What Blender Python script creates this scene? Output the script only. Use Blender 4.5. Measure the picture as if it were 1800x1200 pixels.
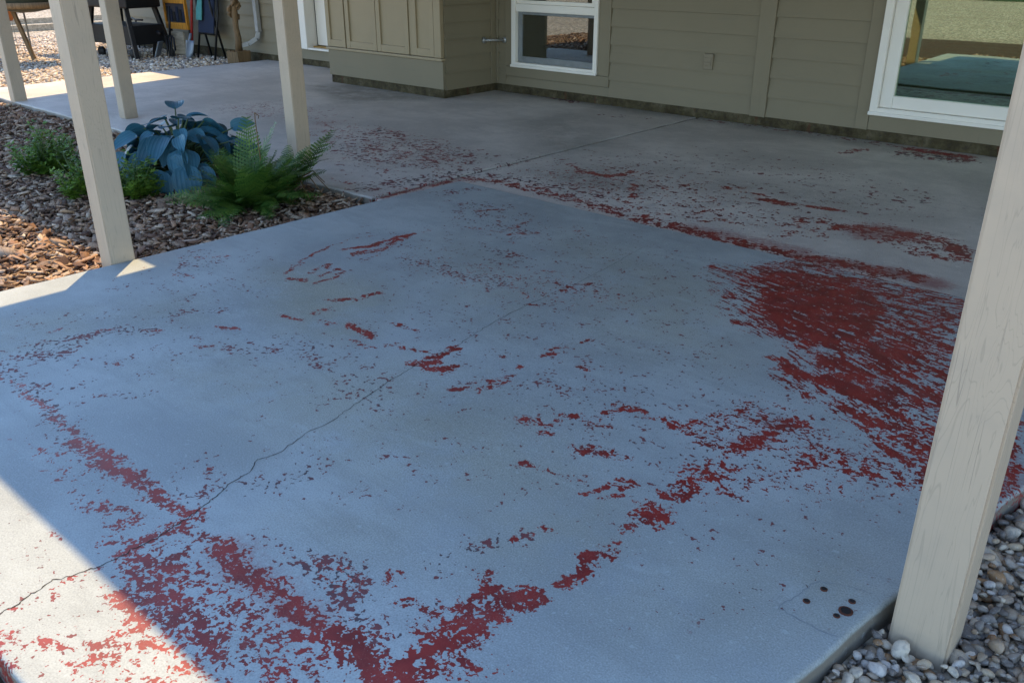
import bpy, bmesh, math, random
import numpy as np
from mathutils import Vector, Matrix, Euler

random.seed(7)
RNG = np.random.default_rng(11)
R = math.radians
for o in list(bpy.data.objects):
    bpy.data.objects.remove(o, do_unlink=True)
SC = bpy.context.scene
COL = SC.collection

# ------------------------------------------------------------------ camera, sky, sun
# World frame: X runs along the house wall, Y points into the house, Z up.
# Z = 0 is the top of the front slab; metres.
cam_d = bpy.data.cameras.new('camera')
cam = bpy.data.objects.new('camera', cam_d)
COL.objects.link(cam)
cam.location = (0.0, 0.0, 1.2)
cam.rotation_euler = (R(90 - 24.18), 0.0, R(41.78))
cam_d.sensor_width = 36.0
cam_d.lens = 30.69
cam_d.clip_start = 0.05
cam_d.clip_end = 500.0
SC.camera = cam

SUN_EL = 58.7
sun_dir = Vector((math.cos(R(SUN_EL)) * 0.7071, -math.cos(R(SUN_EL)) * 0.7071, -math.sin(R(SUN_EL))))
sun_d = bpy.data.lights.new('sun', 'SUN')
sun_d.energy = 2.2
sun_d.angle = R(0.53)
sun_d.color = (1.0, 0.74, 0.40)
sun = bpy.data.objects.new('sun', sun_d)
COL.objects.link(sun)
sun.location = (-20, 20, 40)
sun.rotation_euler = sun_dir.to_track_quat('-Z', 'Y').to_euler()

world = bpy.data.worlds.new('World')
SC.world = world
world.use_nodes = True
wn = world.node_tree
wn.nodes.clear()
w_out = wn.nodes.new('ShaderNodeOutputWorld')
w_bg = wn.nodes.new('ShaderNodeBackground')
w_sky = wn.nodes.new('ShaderNodeTexSky')
w_sky.sky_type = 'NISHITA'
w_sky.sun_disc = False
w_sky.sun_elevation = R(SUN_EL)
w_sky.sun_rotation = R(-45)
w_sky.air_density = 1.0
w_sky.dust_density = 0.1
w_sky.ozone_density = 2.5
w_bg.inputs['Strength'].default_value = 0.14
wn.links.new(w_sky.outputs[0], w_bg.inputs['Color'])
wn.links.new(w_bg.outputs[0], w_out.inputs['Surface'])

vs = SC.view_settings
vs.view_transform = 'Standard'
vs.look = 'None'
vs.gamma = 1.0
vs.use_curve_mapping = False
vs.exposure = 1.72

SC.cycles.max_bounces = 6
SC.cycles.diffuse_bounces = 4
SC.cycles.glossy_bounces = 3
SC.cycles.transparent_max_bounces = 8

# ------------------------------------------------------------------ helpers
def tag(o, label=None, cat=None, group=None, kind=None):
    if label: o['label'] = label
    if cat: o['category'] = cat
    if group: o['group'] = group
    if kind: o['kind'] = kind
    return o

def empty(name, loc=(0, 0, 0), rz=0.0, parent=None):
    o = bpy.data.objects.new(name, None)
    o.empty_display_size = 0.1
    COL.objects.link(o)
    o.location = loc
    o.rotation_euler = (0, 0, rz)
    if parent: o.parent = parent
    return o

def link_mesh(name, me, mat, parent=None, smooth=False):
    if mat and not me.materials: me.materials.append(mat)
    if smooth:
        me.polygons.foreach_set('use_smooth', [True] * len(me.polygons))
    o = bpy.data.objects.new(name, me)
    COL.objects.link(o)
    if parent: o.parent = parent
    return o

def np_mesh(name, V, F, attrs=None):
    """fast mesh from numpy verts (n,3) and faces (m,k)"""
    V = np.asarray(V, np.float32); F = np.asarray(F, np.int32)
    me = bpy.data.meshes.new(name)
    k = F.shape[1]
    me.vertices.add(len(V)); me.vertices.foreach_set('co', V.ravel())
    me.loops.add(F.size); me.loops.foreach_set('vertex_index', F.ravel())
    me.polygons.add(len(F))
    me.polygons.foreach_set('loop_start', np.arange(0, F.size, k, dtype=np.int32))
    me.polygons.foreach_set('loop_total', np.full(len(F), k, np.int32))
    for nm, arr in (attrs or {}).items():
        a = me.attributes.new(nm, 'FLOAT', 'POINT')
        a.data.foreach_set('value', np.asarray(arr, np.float32).ravel())
    me.update(calc_edges=True)
    return me

class MB:
    """collects shapes for one mesh"""
    def __init__(self): self.bm = bmesh.new()
    def box(self, a, b, bev=0.0):
        x0, y0, z0 = [min(p, q) for p, q in zip(a, b)]; x1, y1, z1 = [max(p, q) for p, q in zip(a, b)]
        t = bmesh.new()
        bmesh.ops.create_cube(t, size=1.0, matrix=Matrix.LocRotScale(((x0+x1)/2, (y0+y1)/2, (z0+z1)/2), None, (x1-x0, y1-y0, z1-z0)))
        if bev > 0:
            bmesh.ops.bevel(t, geom=list(t.edges), offset=bev, segments=2, affect='EDGES', profile=0.5)
        self._merge(t); return self
    def obox(self, c, size, rot=(0, 0, 0), bev=0.0):
        t = bmesh.new()
        bmesh.ops.create_cube(t, size=1.0, matrix=Matrix.Diagonal((*size, 1)))
        if bev > 0:
            bmesh.ops.bevel(t, geom=list(t.edges), offset=bev, segments=2, affect='EDGES', profile=0.5)
        bmesh.ops.transform(t, matrix=Matrix.LocRotScale(c, Euler(rot), None), verts=t.verts)
        self._merge(t); return self
    def bar(self, p, q, w, d, bev=0.0):
        p = Vector(p); q = Vector(q); v = q - p
        t = bmesh.new()
        bmesh.ops.create_cube(t, size=1.0, matrix=Matrix.Diagonal((w, d, v.length, 1)))
        if bev > 0:
            bmesh.ops.bevel(t, geom=list(t.edges), offset=bev, segments=1, affect='EDGES')
        bmesh.ops.transform(t, matrix=Matrix.Translation((p + q) / 2) @ v.to_track_quat('Z', 'Y').to_matrix().to_4x4(), verts=t.verts)
        self._merge(t); return self
    def _merge(self, t):
        me = bpy.data.meshes.new('tmp'); t.to_mesh(me); t.free()
        self.bm.from_mesh(me); bpy.data.meshes.remove(me)
    def tube(self, pts, rad, n=8, cap=True):
        pts = [Vector(p) for p in pts]
        if not hasattr(rad, '__len__'): rad = [rad] * len(pts)
        rings = []
        up = Vector((0, 0, 1))
        ref = None
        for i, p in enumerate(pts):
            d = (pts[min(i+1, len(pts)-1)] - pts[max(i-1, 0)]).normalized()
            if ref is None:
                ref = d.cross(up)
                if ref.length < 1e-3: ref = d.cross(Vector((1, 0, 0)))
            ref = (ref - d * ref.dot(d)).normalized()
            b = d.cross(ref)
            rings.append([self.bm.verts.new(p + (ref * math.cos(2*math.pi*k/n) + b * math.sin(2*math.pi*k/n)) * rad[i]) for k in range(n)])
        for a, c in zip(rings[:-1], rings[1:]):
            for k in range(n):
                self.bm.faces.new((a[k], a[(k+1) % n], c[(k+1) % n], c[k]))
        if cap:
            self.bm.faces.new(list(reversed(rings[0]))); self.bm.faces.new(rings[-1])
        return self
    def lathe(self, prof, c=(0, 0, 0), n=16):
        c = Vector(c); rings = []
        for r, z in prof:
            rings.append([self.bm.verts.new(c + Vector((r*math.cos(2*math.pi*k/n), r*math.sin(2*math.pi*k/n), z))) for k in range(n)])
        for a, b in zip(rings[:-1], rings[1:]):
            for k in range(n):
                self.bm.faces.new((a[k], a[(k+1) % n], b[(k+1) % n], b[k]))
        self.bm.faces.new(list(reversed(rings[0]))); self.bm.faces.new(rings[-1])
        return self
    def prism(self, poly, z0, z1):
        a = [self.bm.verts.new((x, y, z0)) for x, y in poly]; b = [self.bm.verts.new((x, y, z1)) for x, y in poly]
        n = len(poly)
        self.bm.faces.new(list(reversed(a))); self.bm.faces.new(b)
        for k in range(n): self.bm.faces.new((a[k], a[(k+1) % n], b[(k+1) % n], b[k]))
        return self
    def faces(self, V, F):
        vs_ = [self.bm.verts.new(v) for v in V]
        for f in F: self.bm.faces.new([vs_[i] for i in f])
        return self
    def mesh(self, name):
        bmesh.ops.recalc_face_normals(self.bm, faces=self.bm.faces)
        me = bpy.data.meshes.new(name); self.bm.to_mesh(me); self.bm.free(); return me
    def build(self, name, mat, parent=None, smooth=False):
        o = link_mesh(name, self.mesh(name), mat, parent, smooth)
        return o

# ------------------------------------------------------------------ node material helpers
class NT:
    def __init__(self, name):
        self.m = bpy.data.materials.new(name); self.m.use_nodes = True
        self.t = self.m.node_tree; self.t.nodes.clear()
        self.out = self.t.nodes.new('ShaderNodeOutputMaterial')
        self.pos = None
    def n(self, kind, **kw):
        nd = self.t.nodes.new(kind)
        for k, v in kw.items(): setattr(nd, k, v)
        return nd
    def put(self, sock, v):
        if isinstance(v, bpy.types.NodeSocket): self.t.links.new(v, sock)
        elif v is not None:
            if sock.type == 'RGBA' and hasattr(v, '__len__') and len(v) == 3: v = (*v, 1)
            sock.default_value = v
    def P(self):
        if self.pos is None: self.pos = self.n('ShaderNodeNewGeometry').outputs['Position']
        return self.pos
    def objco(self): return self.n('ShaderNodeTexCoord').outputs['Object']
    def attr(self, name):
        a = self.n('ShaderNodeAttribute'); a.attribute_name = name; return a.outputs['Fac']
    def rnd(self): return self.n('ShaderNodeObjectInfo').outputs['Random']
    def noise(self, scale, detail=3, rough=0.5, dist=0.0, vec=None, out='Fac'):
        nd = self.n('ShaderNodeTexNoise')
        self.put(nd.inputs['Vector'], vec if vec is not None else self.P())
        for k, v in (('Scale', scale), ('Detail', detail), ('Roughness', rough), ('Distortion', dist)): nd.inputs[k].default_value = v
        return nd.outputs[out]
    def voro(self, scale, vec=None, out='Distance', feature='F1', rnd=1.0):
        nd = self.n('ShaderNodeTexVoronoi', feature=feature)
        self.put(nd.inputs['Vector'], vec if vec is not None else self.P())
        nd.inputs['Scale'].default_value = scale; nd.inputs['Randomness'].default_value = rnd
        return nd.outputs[out]
    def math(self, op, a, b=None, c=None, clamp=False):
        nd = self.n('ShaderNodeMath', operation=op, use_clamp=clamp)
        for s, v in zip(nd.inputs, (a, b, c)): self.put(s, v)
        return nd.outputs[0]
    def vmath(self, op, a, b=None):
        nd = self.n('ShaderNodeVectorMath', operation=op)
        self.put(nd.inputs[0], a); self.put(nd.inputs[1], b)
        return nd.outputs['Value'] if op in ('LENGTH', 'DOT_PRODUCT') else nd.outputs['Vector']
    def mapping(self, vec, scale=(1, 1, 1), rot=(0, 0, 0), loc=(0, 0, 0)):
        nd = self.n('ShaderNodeMapping'); self.put(nd.inputs['Vector'], vec)
        nd.inputs['Scale'].default_value = scale; nd.inputs['Rotation'].default_value = rot; nd.inputs['Location'].default_value = loc
        return nd.outputs[0]
    def ramp(self, fac, stops, interp='LINEAR'):
        nd = self.n('ShaderNodeValToRGB'); self.put(nd.inputs[0], fac)
        cr = nd.color_ramp; cr.interpolation = interp
        while len(cr.elements) > 1: cr.elements.remove(cr.elements[0])
        for i, (p, c) in enumerate(stops):
            e = cr.elements[0] if i == 0 else cr.elements.new(p)
            e.position = p; e.color = (*c, 1) if hasattr(c, '__len__') else (c, c, c, 1)
        return nd.outputs[0]
    def step(self, v, lo, hi):
        nd = self.n('ShaderNodeMapRange', interpolation_type='SMOOTHSTEP'); self.put(nd.inputs[0], v)
        nd.inputs[1].default_value = lo; nd.inputs[2].default_value = hi
        return nd.outputs[0]
    def mix(self, fac, a, b, mode='MIX'):
        nd = self.n('ShaderNodeMix', data_type='RGBA', blend_type=mode)
        self.put(nd.inputs['Factor'], fac); self.put(nd.inputs[6], a); self.put(nd.inputs[7], b)
        return nd.outputs[2]
    def bump(self, h, strength=0.5, dist=0.01, normal=None):
        nd = self.n('ShaderNodeBump'); self.put(nd.inputs['Height'], h)
        nd.inputs['Strength'].default_value = strength; nd.inputs['Distance'].default_value = dist
        if normal is not None: self.put(nd.inputs['Normal'], normal)
        return nd.outputs[0]
    def bsdf(self, col, rough=0.7, normal=None, spec=0.4, metal=0.0, **kw):
        b = self.n('ShaderNodeBsdfPrincipled')
        self.put(b.inputs['Base Color'], col); self.put(b.inputs['Roughness'], rough)
        b.inputs['Metallic'].default_value = metal
        self.put(b.inputs['Specular IOR Level'], spec)
        if normal is not None: self.put(b.inputs['Normal'], normal)
        for k, v in kw.items(): self.put(b.inputs[k.replace('_', ' ')], v)
        self.t.links.new(b.outputs[0], self.out.inputs['Surface'])
        return self.m

# old red paint, traced as worn patches and strokes on the slabs (metres): slab, kind, shape, cover, width, points
PAINT = [
 ('f','c','s',0.68,0.013,[(-2.606,0.753),(-2.484,0.753),(-2.408,0.753),(-2.248,0.739)]),
 ('f','c','s',0.5,0.012,[(-2.804,0.754),(-2.606,0.753)]),
 ('f','f','s',0.45,0.03,[(-2.869,0.778),(-2.587,0.77),(-2.233,0.732)]),
 ('f','c','s',0.78,0.028,[(-2.207,0.736),(-2.116,0.732),(-2.015,0.738),(-1.932,0.749)]),
 ('f','c','s',0.75,0.02,[(-1.91,0.745),(-1.82,0.749),(-1.752,0.749),(-1.693,0.748)]),
 ('f','f','p',0.3,0.08,[(-3.056,0.846),(-2.789,0.85),(-2.417,0.781),(-2.229,0.777),(-2.374,0.731),(-2.783,0.746)]),
 ('f','c','p',0.24,0.05,[(-2.347,0.63),(-2.211,0.693),(-1.892,0.678),(-1.673,0.692),(-1.605,0.669),(-1.78,0.625),(-2.008,0.606)]),
 ('f','c','s',0.62,0.02,[(-1.891,0.616),(-1.889,0.642),(-1.839,0.653)]),
 ('f','c','s',0.55,0.015,[(-2.235,0.652),(-2.187,0.668)]),
 ('f','c','s',0.5,0.015,[(-2.077,0.629),(-2.048,0.621)]),
 ('f','c','s',0.55,0.012,[(-1.826,0.674),(-1.8,0.682)]),
 ('f','c','s',0.6,0.02,[(-1.77,0.62),(-1.757,0.661)]),
 ('f','c','s',0.72,0.022,[(-1.676,0.772),(-1.663,0.701),(-1.663,0.64),(-1.643,0.578)]),
 ('f','c','s',0.5,0.02,[(-1.729,0.6),(-1.676,0.62)]),
 ('f','c','p',0.85,0.03,[(-1.654,0.738),(-1.606,0.753),(-1.544,0.751),(-1.515,0.729),(-1.568,0.717)]),
 ('f','c','s',0.8,0.028,[(-1.528,0.739),(-1.409,0.73),(-1.327,0.731)]),
 ('f','c','s',0.8,0.026,[(-1.327,0.731),(-1.233,0.734),(-1.167,0.74),(-1.097,0.741)]),
 ('f','c','s',0.86,0.026,[(-1.097,0.741),(-1.022,0.749),(-0.951,0.756),(-0.916,0.752)]),
 ('f','c','p',0.5,0.05,[(-1.628,0.583),(-1.644,0.704),(-1.564,0.707),(-1.354,0.695),(-1.141,0.721),(-0.944,0.736),(-1.037,0.643),(-1.126,0.572),(-1.371,0.578),(-1.578,0.577)]),
 ('f','c','s',0.7,0.03,[(-1.61,0.587),(-1.552,0.589),(-1.395,0.579),(-1.274,0.582)]),
 ('f','c','s',0.66,0.03,[(-1.569,0.598),(-1.533,0.63)]),
 ('f','c','s',0.62,0.025,[(-1.267,0.639),(-1.221,0.66)]),
 ('f','c','s',0.66,0.02,[(-1.19,0.677),(-1.123,0.707)]),
 ('f','c','s',0.55,0.02,[(-1.587,0.686),(-1.569,0.649),(-1.569,0.623)]),
 ('f','h','s',0.5,0.05,[(-1.503,0.748),(-1.417,0.735),(-1.334,0.736)]),
 ('f','h','s',0.5,0.04,[(-1.319,0.726),(-1.173,0.745)]),
 ('f','c','p',0.55,0.05,[(-1.592,0.529),(-1.556,0.585),(-1.418,0.58),(-1.35,0.566),(-1.357,0.534),(-1.44,0.485),(-1.52,0.5)]),
 ('f','c','s',0.72,0.03,[(-1.532,0.524),(-1.446,0.522),(-1.422,0.504)]),
 ('f','c','s',0.72,0.03,[(-1.46,0.553),(-1.388,0.563)]),
 ('f','c','s',0.6,0.022,[(-1.436,0.416),(-1.428,0.434)]),
 ('f','c','s',0.62,0.02,[(-1.416,0.445),(-1.394,0.451)]),
 ('f','c','s',0.66,0.022,[(-1.378,0.499),(-1.333,0.509),(-1.33,0.531)]),
 ('f','c','s',0.62,0.025,[(-1.265,0.541),(-1.222,0.551)]),
 ('f','c','s',0.6,0.02,[(-1.277,0.502),(-1.27,0.526)]),
 ('f','c','s',0.6,0.018,[(-1.404,0.407),(-1.374,0.42)]),
 ('f','c','s',0.6,0.02,[(-1.424,0.379),(-1.405,0.386)]),
 ('f','c','s',0.55,0.015,[(-1.524,0.358),(-1.484,0.384)]),
 ('f','c','p',0.34,0.06,[(-1.547,0.367),(-1.459,0.426),(-1.367,0.449),(-1.294,0.534),(-1.149,0.552),(-1.361,0.361),(-1.44,0.365),(-1.524,0.348)]),
 ('f','c','p',0.4,0.04,[(-1.381,0.38),(-1.271,0.488),(-1.135,0.555),(-1.34,0.362)]),
 ('f','c','s',0.6,0.02,[(-1.591,0.312),(-1.57,0.316)]),
 ('f','c','s',0.62,0.02,[(-1.541,0.293),(-1.507,0.295)]),
 ('f','c','s',0.55,0.012,[(-1.647,0.364),(-1.645,0.376)]),
 ('f','c','s',0.45,0.012,[(-1.653,0.461),(-1.658,0.481),(-1.651,0.508)]),
 ('f','c','s',0.5,0.012,[(-1.635,0.431),(-1.636,0.437)]),
 ('f','c','s',0.5,0.01,[(-1.838,0.46),(-1.821,0.463)]),
 ('f','c','s',0.45,0.01,[(-1.852,0.509),(-1.843,0.511)]),
 ('f','c','s',0.6,0.012,[(-1.65,0.525),(-1.642,0.571)]),
 ('f','c','s',0.5,0.02,[(-1.43,0.65),(-1.316,0.565),(-1.229,0.573)]),
 ('f','f','p',0.16,0.1,[(-2.021,0.468),(-1.736,0.552),(-1.126,0.572),(-1.467,0.266)]),
 ('f','f','p',0.52,0.04,[(-1.373,0.812),(-1.365,0.88),(-1.241,0.931),(-1.159,0.87),(-1.145,0.836),(-1.022,0.818),(-0.98,0.767),(-1.093,0.765),(-1.209,0.779)]),
 ('f','c','p',0.42,0.04,[(-1.337,0.845),(-1.25,0.922),(-1.172,0.858),(-1.166,0.795),(-1.255,0.806)]),
 ('f','c','p',0.52,0.04,[(-1.161,0.777),(-1.09,0.819),(-0.985,0.772),(-1.059,0.765)]),
 ('f','c','s',0.55,0.014,[(-1.164,0.912),(-1.156,0.939)]),
 ('f','f','p',0.3,0.08,[(-1.548,0.804),(-1.4,0.853),(-1.227,0.785),(-1.356,0.764)]),
 ('f','f','p',0.3,0.08,[(-1.214,0.892),(-1.026,0.943),(-1.006,0.833),(-1.103,0.83)]),
 ('f','c','s',0.5,0.02,[(-1.077,0.897),(-1.033,0.919)]),
 ('f','c','s',0.9,0.018,[(-0.969,0.764),(-0.957,0.817),(-0.941,0.891),(-0.922,0.949)]),
 ('f','c','s',0.92,0.026,[(-0.93,0.942),(-0.92,1.005),(-0.913,1.067)]),
 ('f','c','p',0.84,0.025,[(-0.968,0.99),(-0.97,1.051),(-0.924,1.111),(-0.896,1.087),(-0.882,1.039),(-0.892,0.966),(-0.916,0.944)]),
 ('f','c','s',0.82,0.014,[(-0.993,0.95),(-0.991,0.997),(-0.97,1.051)]),
 ('f','c','s',0.8,0.012,[(-1.016,0.941),(-0.981,0.979)]),
 ('f','c','s',0.7,0.014,[(-1.017,1.064),(-0.984,1.045)]),
 ('f','c','s',0.8,0.014,[(-0.969,0.85),(-0.963,0.913),(-0.983,0.948)]),
 ('f','c','p',0.45,0.04,[(-1.046,0.87),(-1.027,0.976),(-0.984,1.05),(-0.938,0.935),(-0.967,0.827),(-1.01,0.808)]),
 ('f','c','s',0.62,0.02,[(-0.905,0.797),(-0.896,0.824)]),
 ('f','c','s',0.6,0.02,[(-0.894,0.844),(-0.871,0.866)]),
 ('f','c','s',0.6,0.016,[(-0.918,0.868),(-0.9,0.888)]),
 ('f','c','p',0.42,0.05,[(-0.951,0.756),(-0.92,0.87),(-0.852,0.892),(-0.808,0.875),(-0.896,0.761)]),
 ('f','c','s',0.75,0.03,[(-0.972,0.72),(-0.911,0.774)]),
 ('f','f','p',0.22,0.1,[(-1.147,0.977),(-1.083,1.138),(-0.955,1.124),(-1.033,0.982)]),
 ('f','f','s',0.45,0.03,[(-1.132,1.029),(-1.093,1.13),(-1.045,1.228)]),
 ('f','c','s',0.5,0.008,[(-1.066,1.194),(-1.025,1.274)]),
 ('f','c','s',0.6,0.01,[(-1.032,1.282),(-1.015,1.277)]),
 ('f','c','s',0.88,0.016,[(-0.889,1.147),(-0.871,1.175),(-0.859,1.205),(-0.883,1.226)]),
 ('f','c','s',0.85,0.012,[(-0.881,1.22),(-0.898,1.246),(-0.894,1.26)]),
 ('f','c','s',0.5,0.013,[(-0.893,1.269),(-0.868,1.304)]),
 ('f','c','s',0.5,0.013,[(-0.9,1.289),(-0.884,1.331)]),
 ('f','c','s',0.6,0.012,[(-0.901,1.37),(-0.892,1.408)]),
 ('f','c','s',0.55,0.014,[(-0.893,1.421),(-0.885,1.443)]),
 ('f','c','s',0.86,0.028,[(-0.896,1.484),(-0.868,1.488)]),
 ('f','c','s',0.75,0.014,[(-0.865,1.461),(-0.85,1.445)]),
 ('f','c','s',0.56,0.025,[(-0.9,1.562),(-0.882,1.651),(-0.886,1.752)]),
 ('f','c','s',0.82,0.02,[(-0.875,1.575),(-0.863,1.618)]),
 ('f','c','s',0.8,0.02,[(-0.889,1.662),(-0.855,1.727)]),
 ('f','c','s',0.58,0.03,[(-0.904,1.7),(-0.865,1.788)]),
 ('f','c','s',0.82,0.022,[(-0.881,1.861),(-0.864,1.954)]),
 ('f','c','s',0.8,0.026,[(-0.864,1.954),(-0.841,2.057),(-0.826,2.113)]),
 ('f','h','s',0.5,0.04,[(-0.875,1.912),(-0.845,2.083)]),
 ('f','c','s',0.7,0.01,[(-1.053,1.437),(-1.032,1.489),(-1.014,1.56)]),
 ('f','c','s',0.75,0.01,[(-1.022,1.559),(-0.99,1.56),(-0.99,1.514)]),
 ('f','c','s',0.82,0.01,[(-1.008,1.446),(-0.971,1.492)]),
 ('f','c','s',0.8,0.014,[(-1.243,1.446),(-1.231,1.45)]),
 ('f','c','s',0.35,0.012,[(-1.221,1.443),(-1.122,1.469),(-1.088,1.493)]),
 ('f','c','s',0.62,0.02,[(-1.412,1.617),(-1.376,1.636)]),
 ('f','c','s',0.7,0.013,[(-1.344,1.635),(-1.325,1.644)]),
 ('f','c','s',0.75,0.013,[(-1.32,1.594),(-1.295,1.608)]),
 ('f','c','s',0.6,0.018,[(-1.323,1.697),(-1.297,1.729)]),
 ('f','c','s',0.6,0.015,[(-1.244,1.724),(-1.215,1.738)]),
 ('f','c','s',0.62,0.022,[(-1.256,1.788),(-1.231,1.855)]),
 ('f','c','s',0.75,0.016,[(-1.237,1.85),(-1.181,1.882)]),
 ('f','c','s',0.6,0.018,[(-1.133,1.868),(-1.08,1.872)]),
 ('f','c','s',0.55,0.02,[(-1.071,1.858),(-0.95,1.893)]),
 ('f','c','s',0.62,0.015,[(-1.039,1.909),(-1.016,1.916)]),
 ('f','c','s',0.55,0.016,[(-1.034,1.978),(-0.966,2.049)]),
 ('f','c','s',0.66,0.016,[(-0.978,2.006),(-0.968,2.12)]),
 ('f','c','p',0.4,0.06,[(-1.043,1.993),(-0.976,2.169),(-0.85,2.166),(-0.72,2.132),(-0.739,1.996),(-0.825,1.88),(-0.892,1.82),(-0.979,1.839)]),
 ('f','c','s',0.6,0.02,[(-0.987,1.852),(-0.893,1.838)]),
 ('f','c','s',0.62,0.02,[(-1.184,1.596),(-1.09,1.642)]),
 ('f','c','p',0.5,0.05,[(-0.781,1.919),(-0.764,2.052),(-0.638,2.086),(-0.488,2.074),(-0.466,1.991),(-0.565,1.976),(-0.667,1.906),(-0.734,1.87)]),
 ('f','c','s',0.7,0.02,[(-0.724,1.897),(-0.676,1.959)]),
 ('f','c','s',0.7,0.02,[(-0.616,1.959),(-0.558,1.993)]),
 ('f','c','s',0.6,0.01,[(-0.825,1.662),(-0.769,1.686)]),
 ('f','c','p',0.3,0.06,[(-0.916,1.587),(-0.799,1.83),(-0.595,1.943),(-0.454,1.937),(-0.626,1.814),(-0.818,1.61)]),
 ('f','c','s',0.6,0.02,[(-0.491,2.002),(-0.465,2.008)]),
 ('f','f','p',0.22,0.15,[(-1.534,1.667),(-1.298,2.427),(-0.685,2.164),(-0.471,1.986),(-0.769,1.686),(-1.106,1.449)]),
 ('f','f','p',0.12,0.2,[(-1.061,1.392),(-0.454,1.937),(-0.399,1.461),(-0.716,1.134)]),
 ('f','s','p',0.72,0.05,[(-1.596,3.164),(-1.462,3.462),(-1.097,3.52),(-0.743,3.494),(-0.554,3.363),(-0.271,2.199),(-0.299,2.014),(-0.446,2.009),(-0.561,2.08),(-0.709,2.184),(-0.876,2.258),(-1.049,2.386),(-1.064,2.576),(-1.252,2.597),(-1.451,2.857)]),
 ('f','c','p',0.22,0.06,[(-1.579,3.18),(-1.452,3.441),(-0.743,3.494),(-0.404,2.683),(-0.439,2.049),(-0.685,2.164),(-0.905,2.281),(-1.058,2.521),(-1.269,2.65)]),
 ('f','s','p',0.5,0.06,[(-1.72,3.101),(-1.56,3.293),(-1.192,2.586),(-1.377,2.622)]),
 ('f','c','p',0.62,0.05,[(-0.616,2.226),(-0.545,2.374),(-0.338,2.475),(-0.299,2.014),(-0.461,1.995)]),
 ('f','s','s',0.8,0.03,[(-1.657,3.109),(-1.438,3.105)]),
 ('f','s','s',0.8,0.03,[(-1.443,2.864),(-1.272,2.826)]),
 ('f','s','s',0.8,0.025,[(-1.312,2.646),(-1.186,2.657)]),
 ('f','s','s',0.85,0.03,[(-1.065,2.456),(-0.85,2.355)]),
 ('f','s','s',0.7,0.03,[(-1.011,2.366),(-0.852,2.281)]),
 ('f','s','p',0.98,0.06,[(-1.535,3.219),(-1.186,3.394),(-0.926,3.174),(-0.864,2.817),(-0.919,2.646),(-1.07,2.632),(-1.24,2.676)]),
 ('f','s','p',0.85,0.06,[(-0.956,2.734),(-0.766,3.172),(-0.591,2.515),(-0.548,2.206),(-0.687,2.247),(-0.87,2.362),(-0.992,2.465)]),
 ('f','h','p',0.35,0.06,[(-1.526,3.227),(-0.811,3.515),(-0.578,2.526),(-0.789,2.336),(-1.216,2.63)]),
 ('f','c','p',0.5,0.06,[(-0.958,3.146),(-0.77,3.314),(-0.567,2.443),(-0.717,2.499)]),
 ('f','h','p',0.55,0.05,[(-0.884,2.562),(-0.694,2.624),(-0.664,2.356),(-0.817,2.36)]),
 ('f','c','p',0.45,0.05,[(-0.789,2.336),(-0.591,2.515),(-0.459,2.03),(-0.605,2.078)]),
 ('f','s','p',0.55,0.05,[(-1.656,3.13),(-1.526,3.227),(-1.428,3.087),(-1.579,3.086)]),
 ('f','s','p',0.5,0.05,[(-1.466,2.884),(-1.371,2.929),(-1.274,2.787),(-1.392,2.793)]),
 ('f','c','p',0.6,0.03,[(-0.466,2.627),(-0.411,2.775),(-0.265,2.172),(-0.287,1.994),(-0.379,2.281)]),
 ('f','h','p',0.7,0.03,[(-0.349,2.198),(-0.322,2.409),(-0.271,2.199),(-0.291,2.006)]),
 ('f','f','p',0.2,0.1,[(-1.888,2.807),(-1.614,3.245),(-1.14,2.332),(-1.283,2.095)]),
 ('f','c','s',0.72,0.008,[(-2.922,1.895),(-2.975,1.961),(-3.019,2.08),(-3.071,2.224)]),
 ('f','c','s',0.55,0.005,[(-3.074,2.243),(-3.078,2.341),(-3.045,2.464)]),
 ('f','c','s',0.62,0.014,[(-2.96,1.936),(-2.985,2.01)]),
 ('f','c','s',0.9,0.014,[(-2.991,2.231),(-2.946,2.315),(-2.937,2.389)]),
 ('f','c','s',0.9,0.014,[(-2.946,2.381),(-2.934,2.505),(-2.928,2.604)]),
 ('f','c','s',0.72,0.018,[(-2.899,2.23),(-2.865,2.345),(-2.915,2.522)]),
 ('f','c','s',0.6,0.005,[(-2.787,2.169),(-2.806,2.231),(-2.823,2.309)]),
 ('f','c','s',0.62,0.01,[(-2.912,2.643),(-2.908,2.683)]),
 ('f','c','s',0.72,0.014,[(-2.849,1.852),(-2.792,1.885)]),
 ('f','c','s',0.84,0.009,[(-2.727,1.892),(-2.732,1.993),(-2.764,2.056),(-2.811,2.07)]),
 ('f','c','s',0.8,0.008,[(-2.844,1.965),(-2.881,2.065),(-2.841,2.043)]),
 ('f','c','s',0.75,0.008,[(-2.772,1.939),(-2.809,2.053)]),
 ('f','c','s',0.8,0.016,[(-2.529,1.823),(-2.505,1.876)]),
 ('f','c','s',0.6,0.012,[(-2.486,1.87),(-2.456,1.913)]),
 ('f','c','s',0.82,0.014,[(-2.479,1.932),(-2.462,1.996)]),
 ('f','c','s',0.55,0.014,[(-2.485,1.712),(-2.465,1.774)]),
 ('f','c','s',0.72,0.012,[(-2.546,1.62),(-2.468,1.626)]),
 ('f','c','s',0.55,0.012,[(-2.403,1.664),(-2.35,1.678)]),
 ('f','c','s',0.84,0.018,[(-2.298,1.724),(-2.236,1.712),(-2.165,1.698)]),
 ('f','c','s',0.65,0.01,[(-2.187,1.838),(-2.089,1.838)]),
 ('f','c','s',0.6,0.008,[(-2.197,1.631),(-2.135,1.649)]),
 ('f','c','s',0.6,0.012,[(-2.114,1.644),(-2.054,1.704)]),
 ('f','c','s',0.5,0.01,[(-2.062,1.715),(-2.05,1.738)]),
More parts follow.
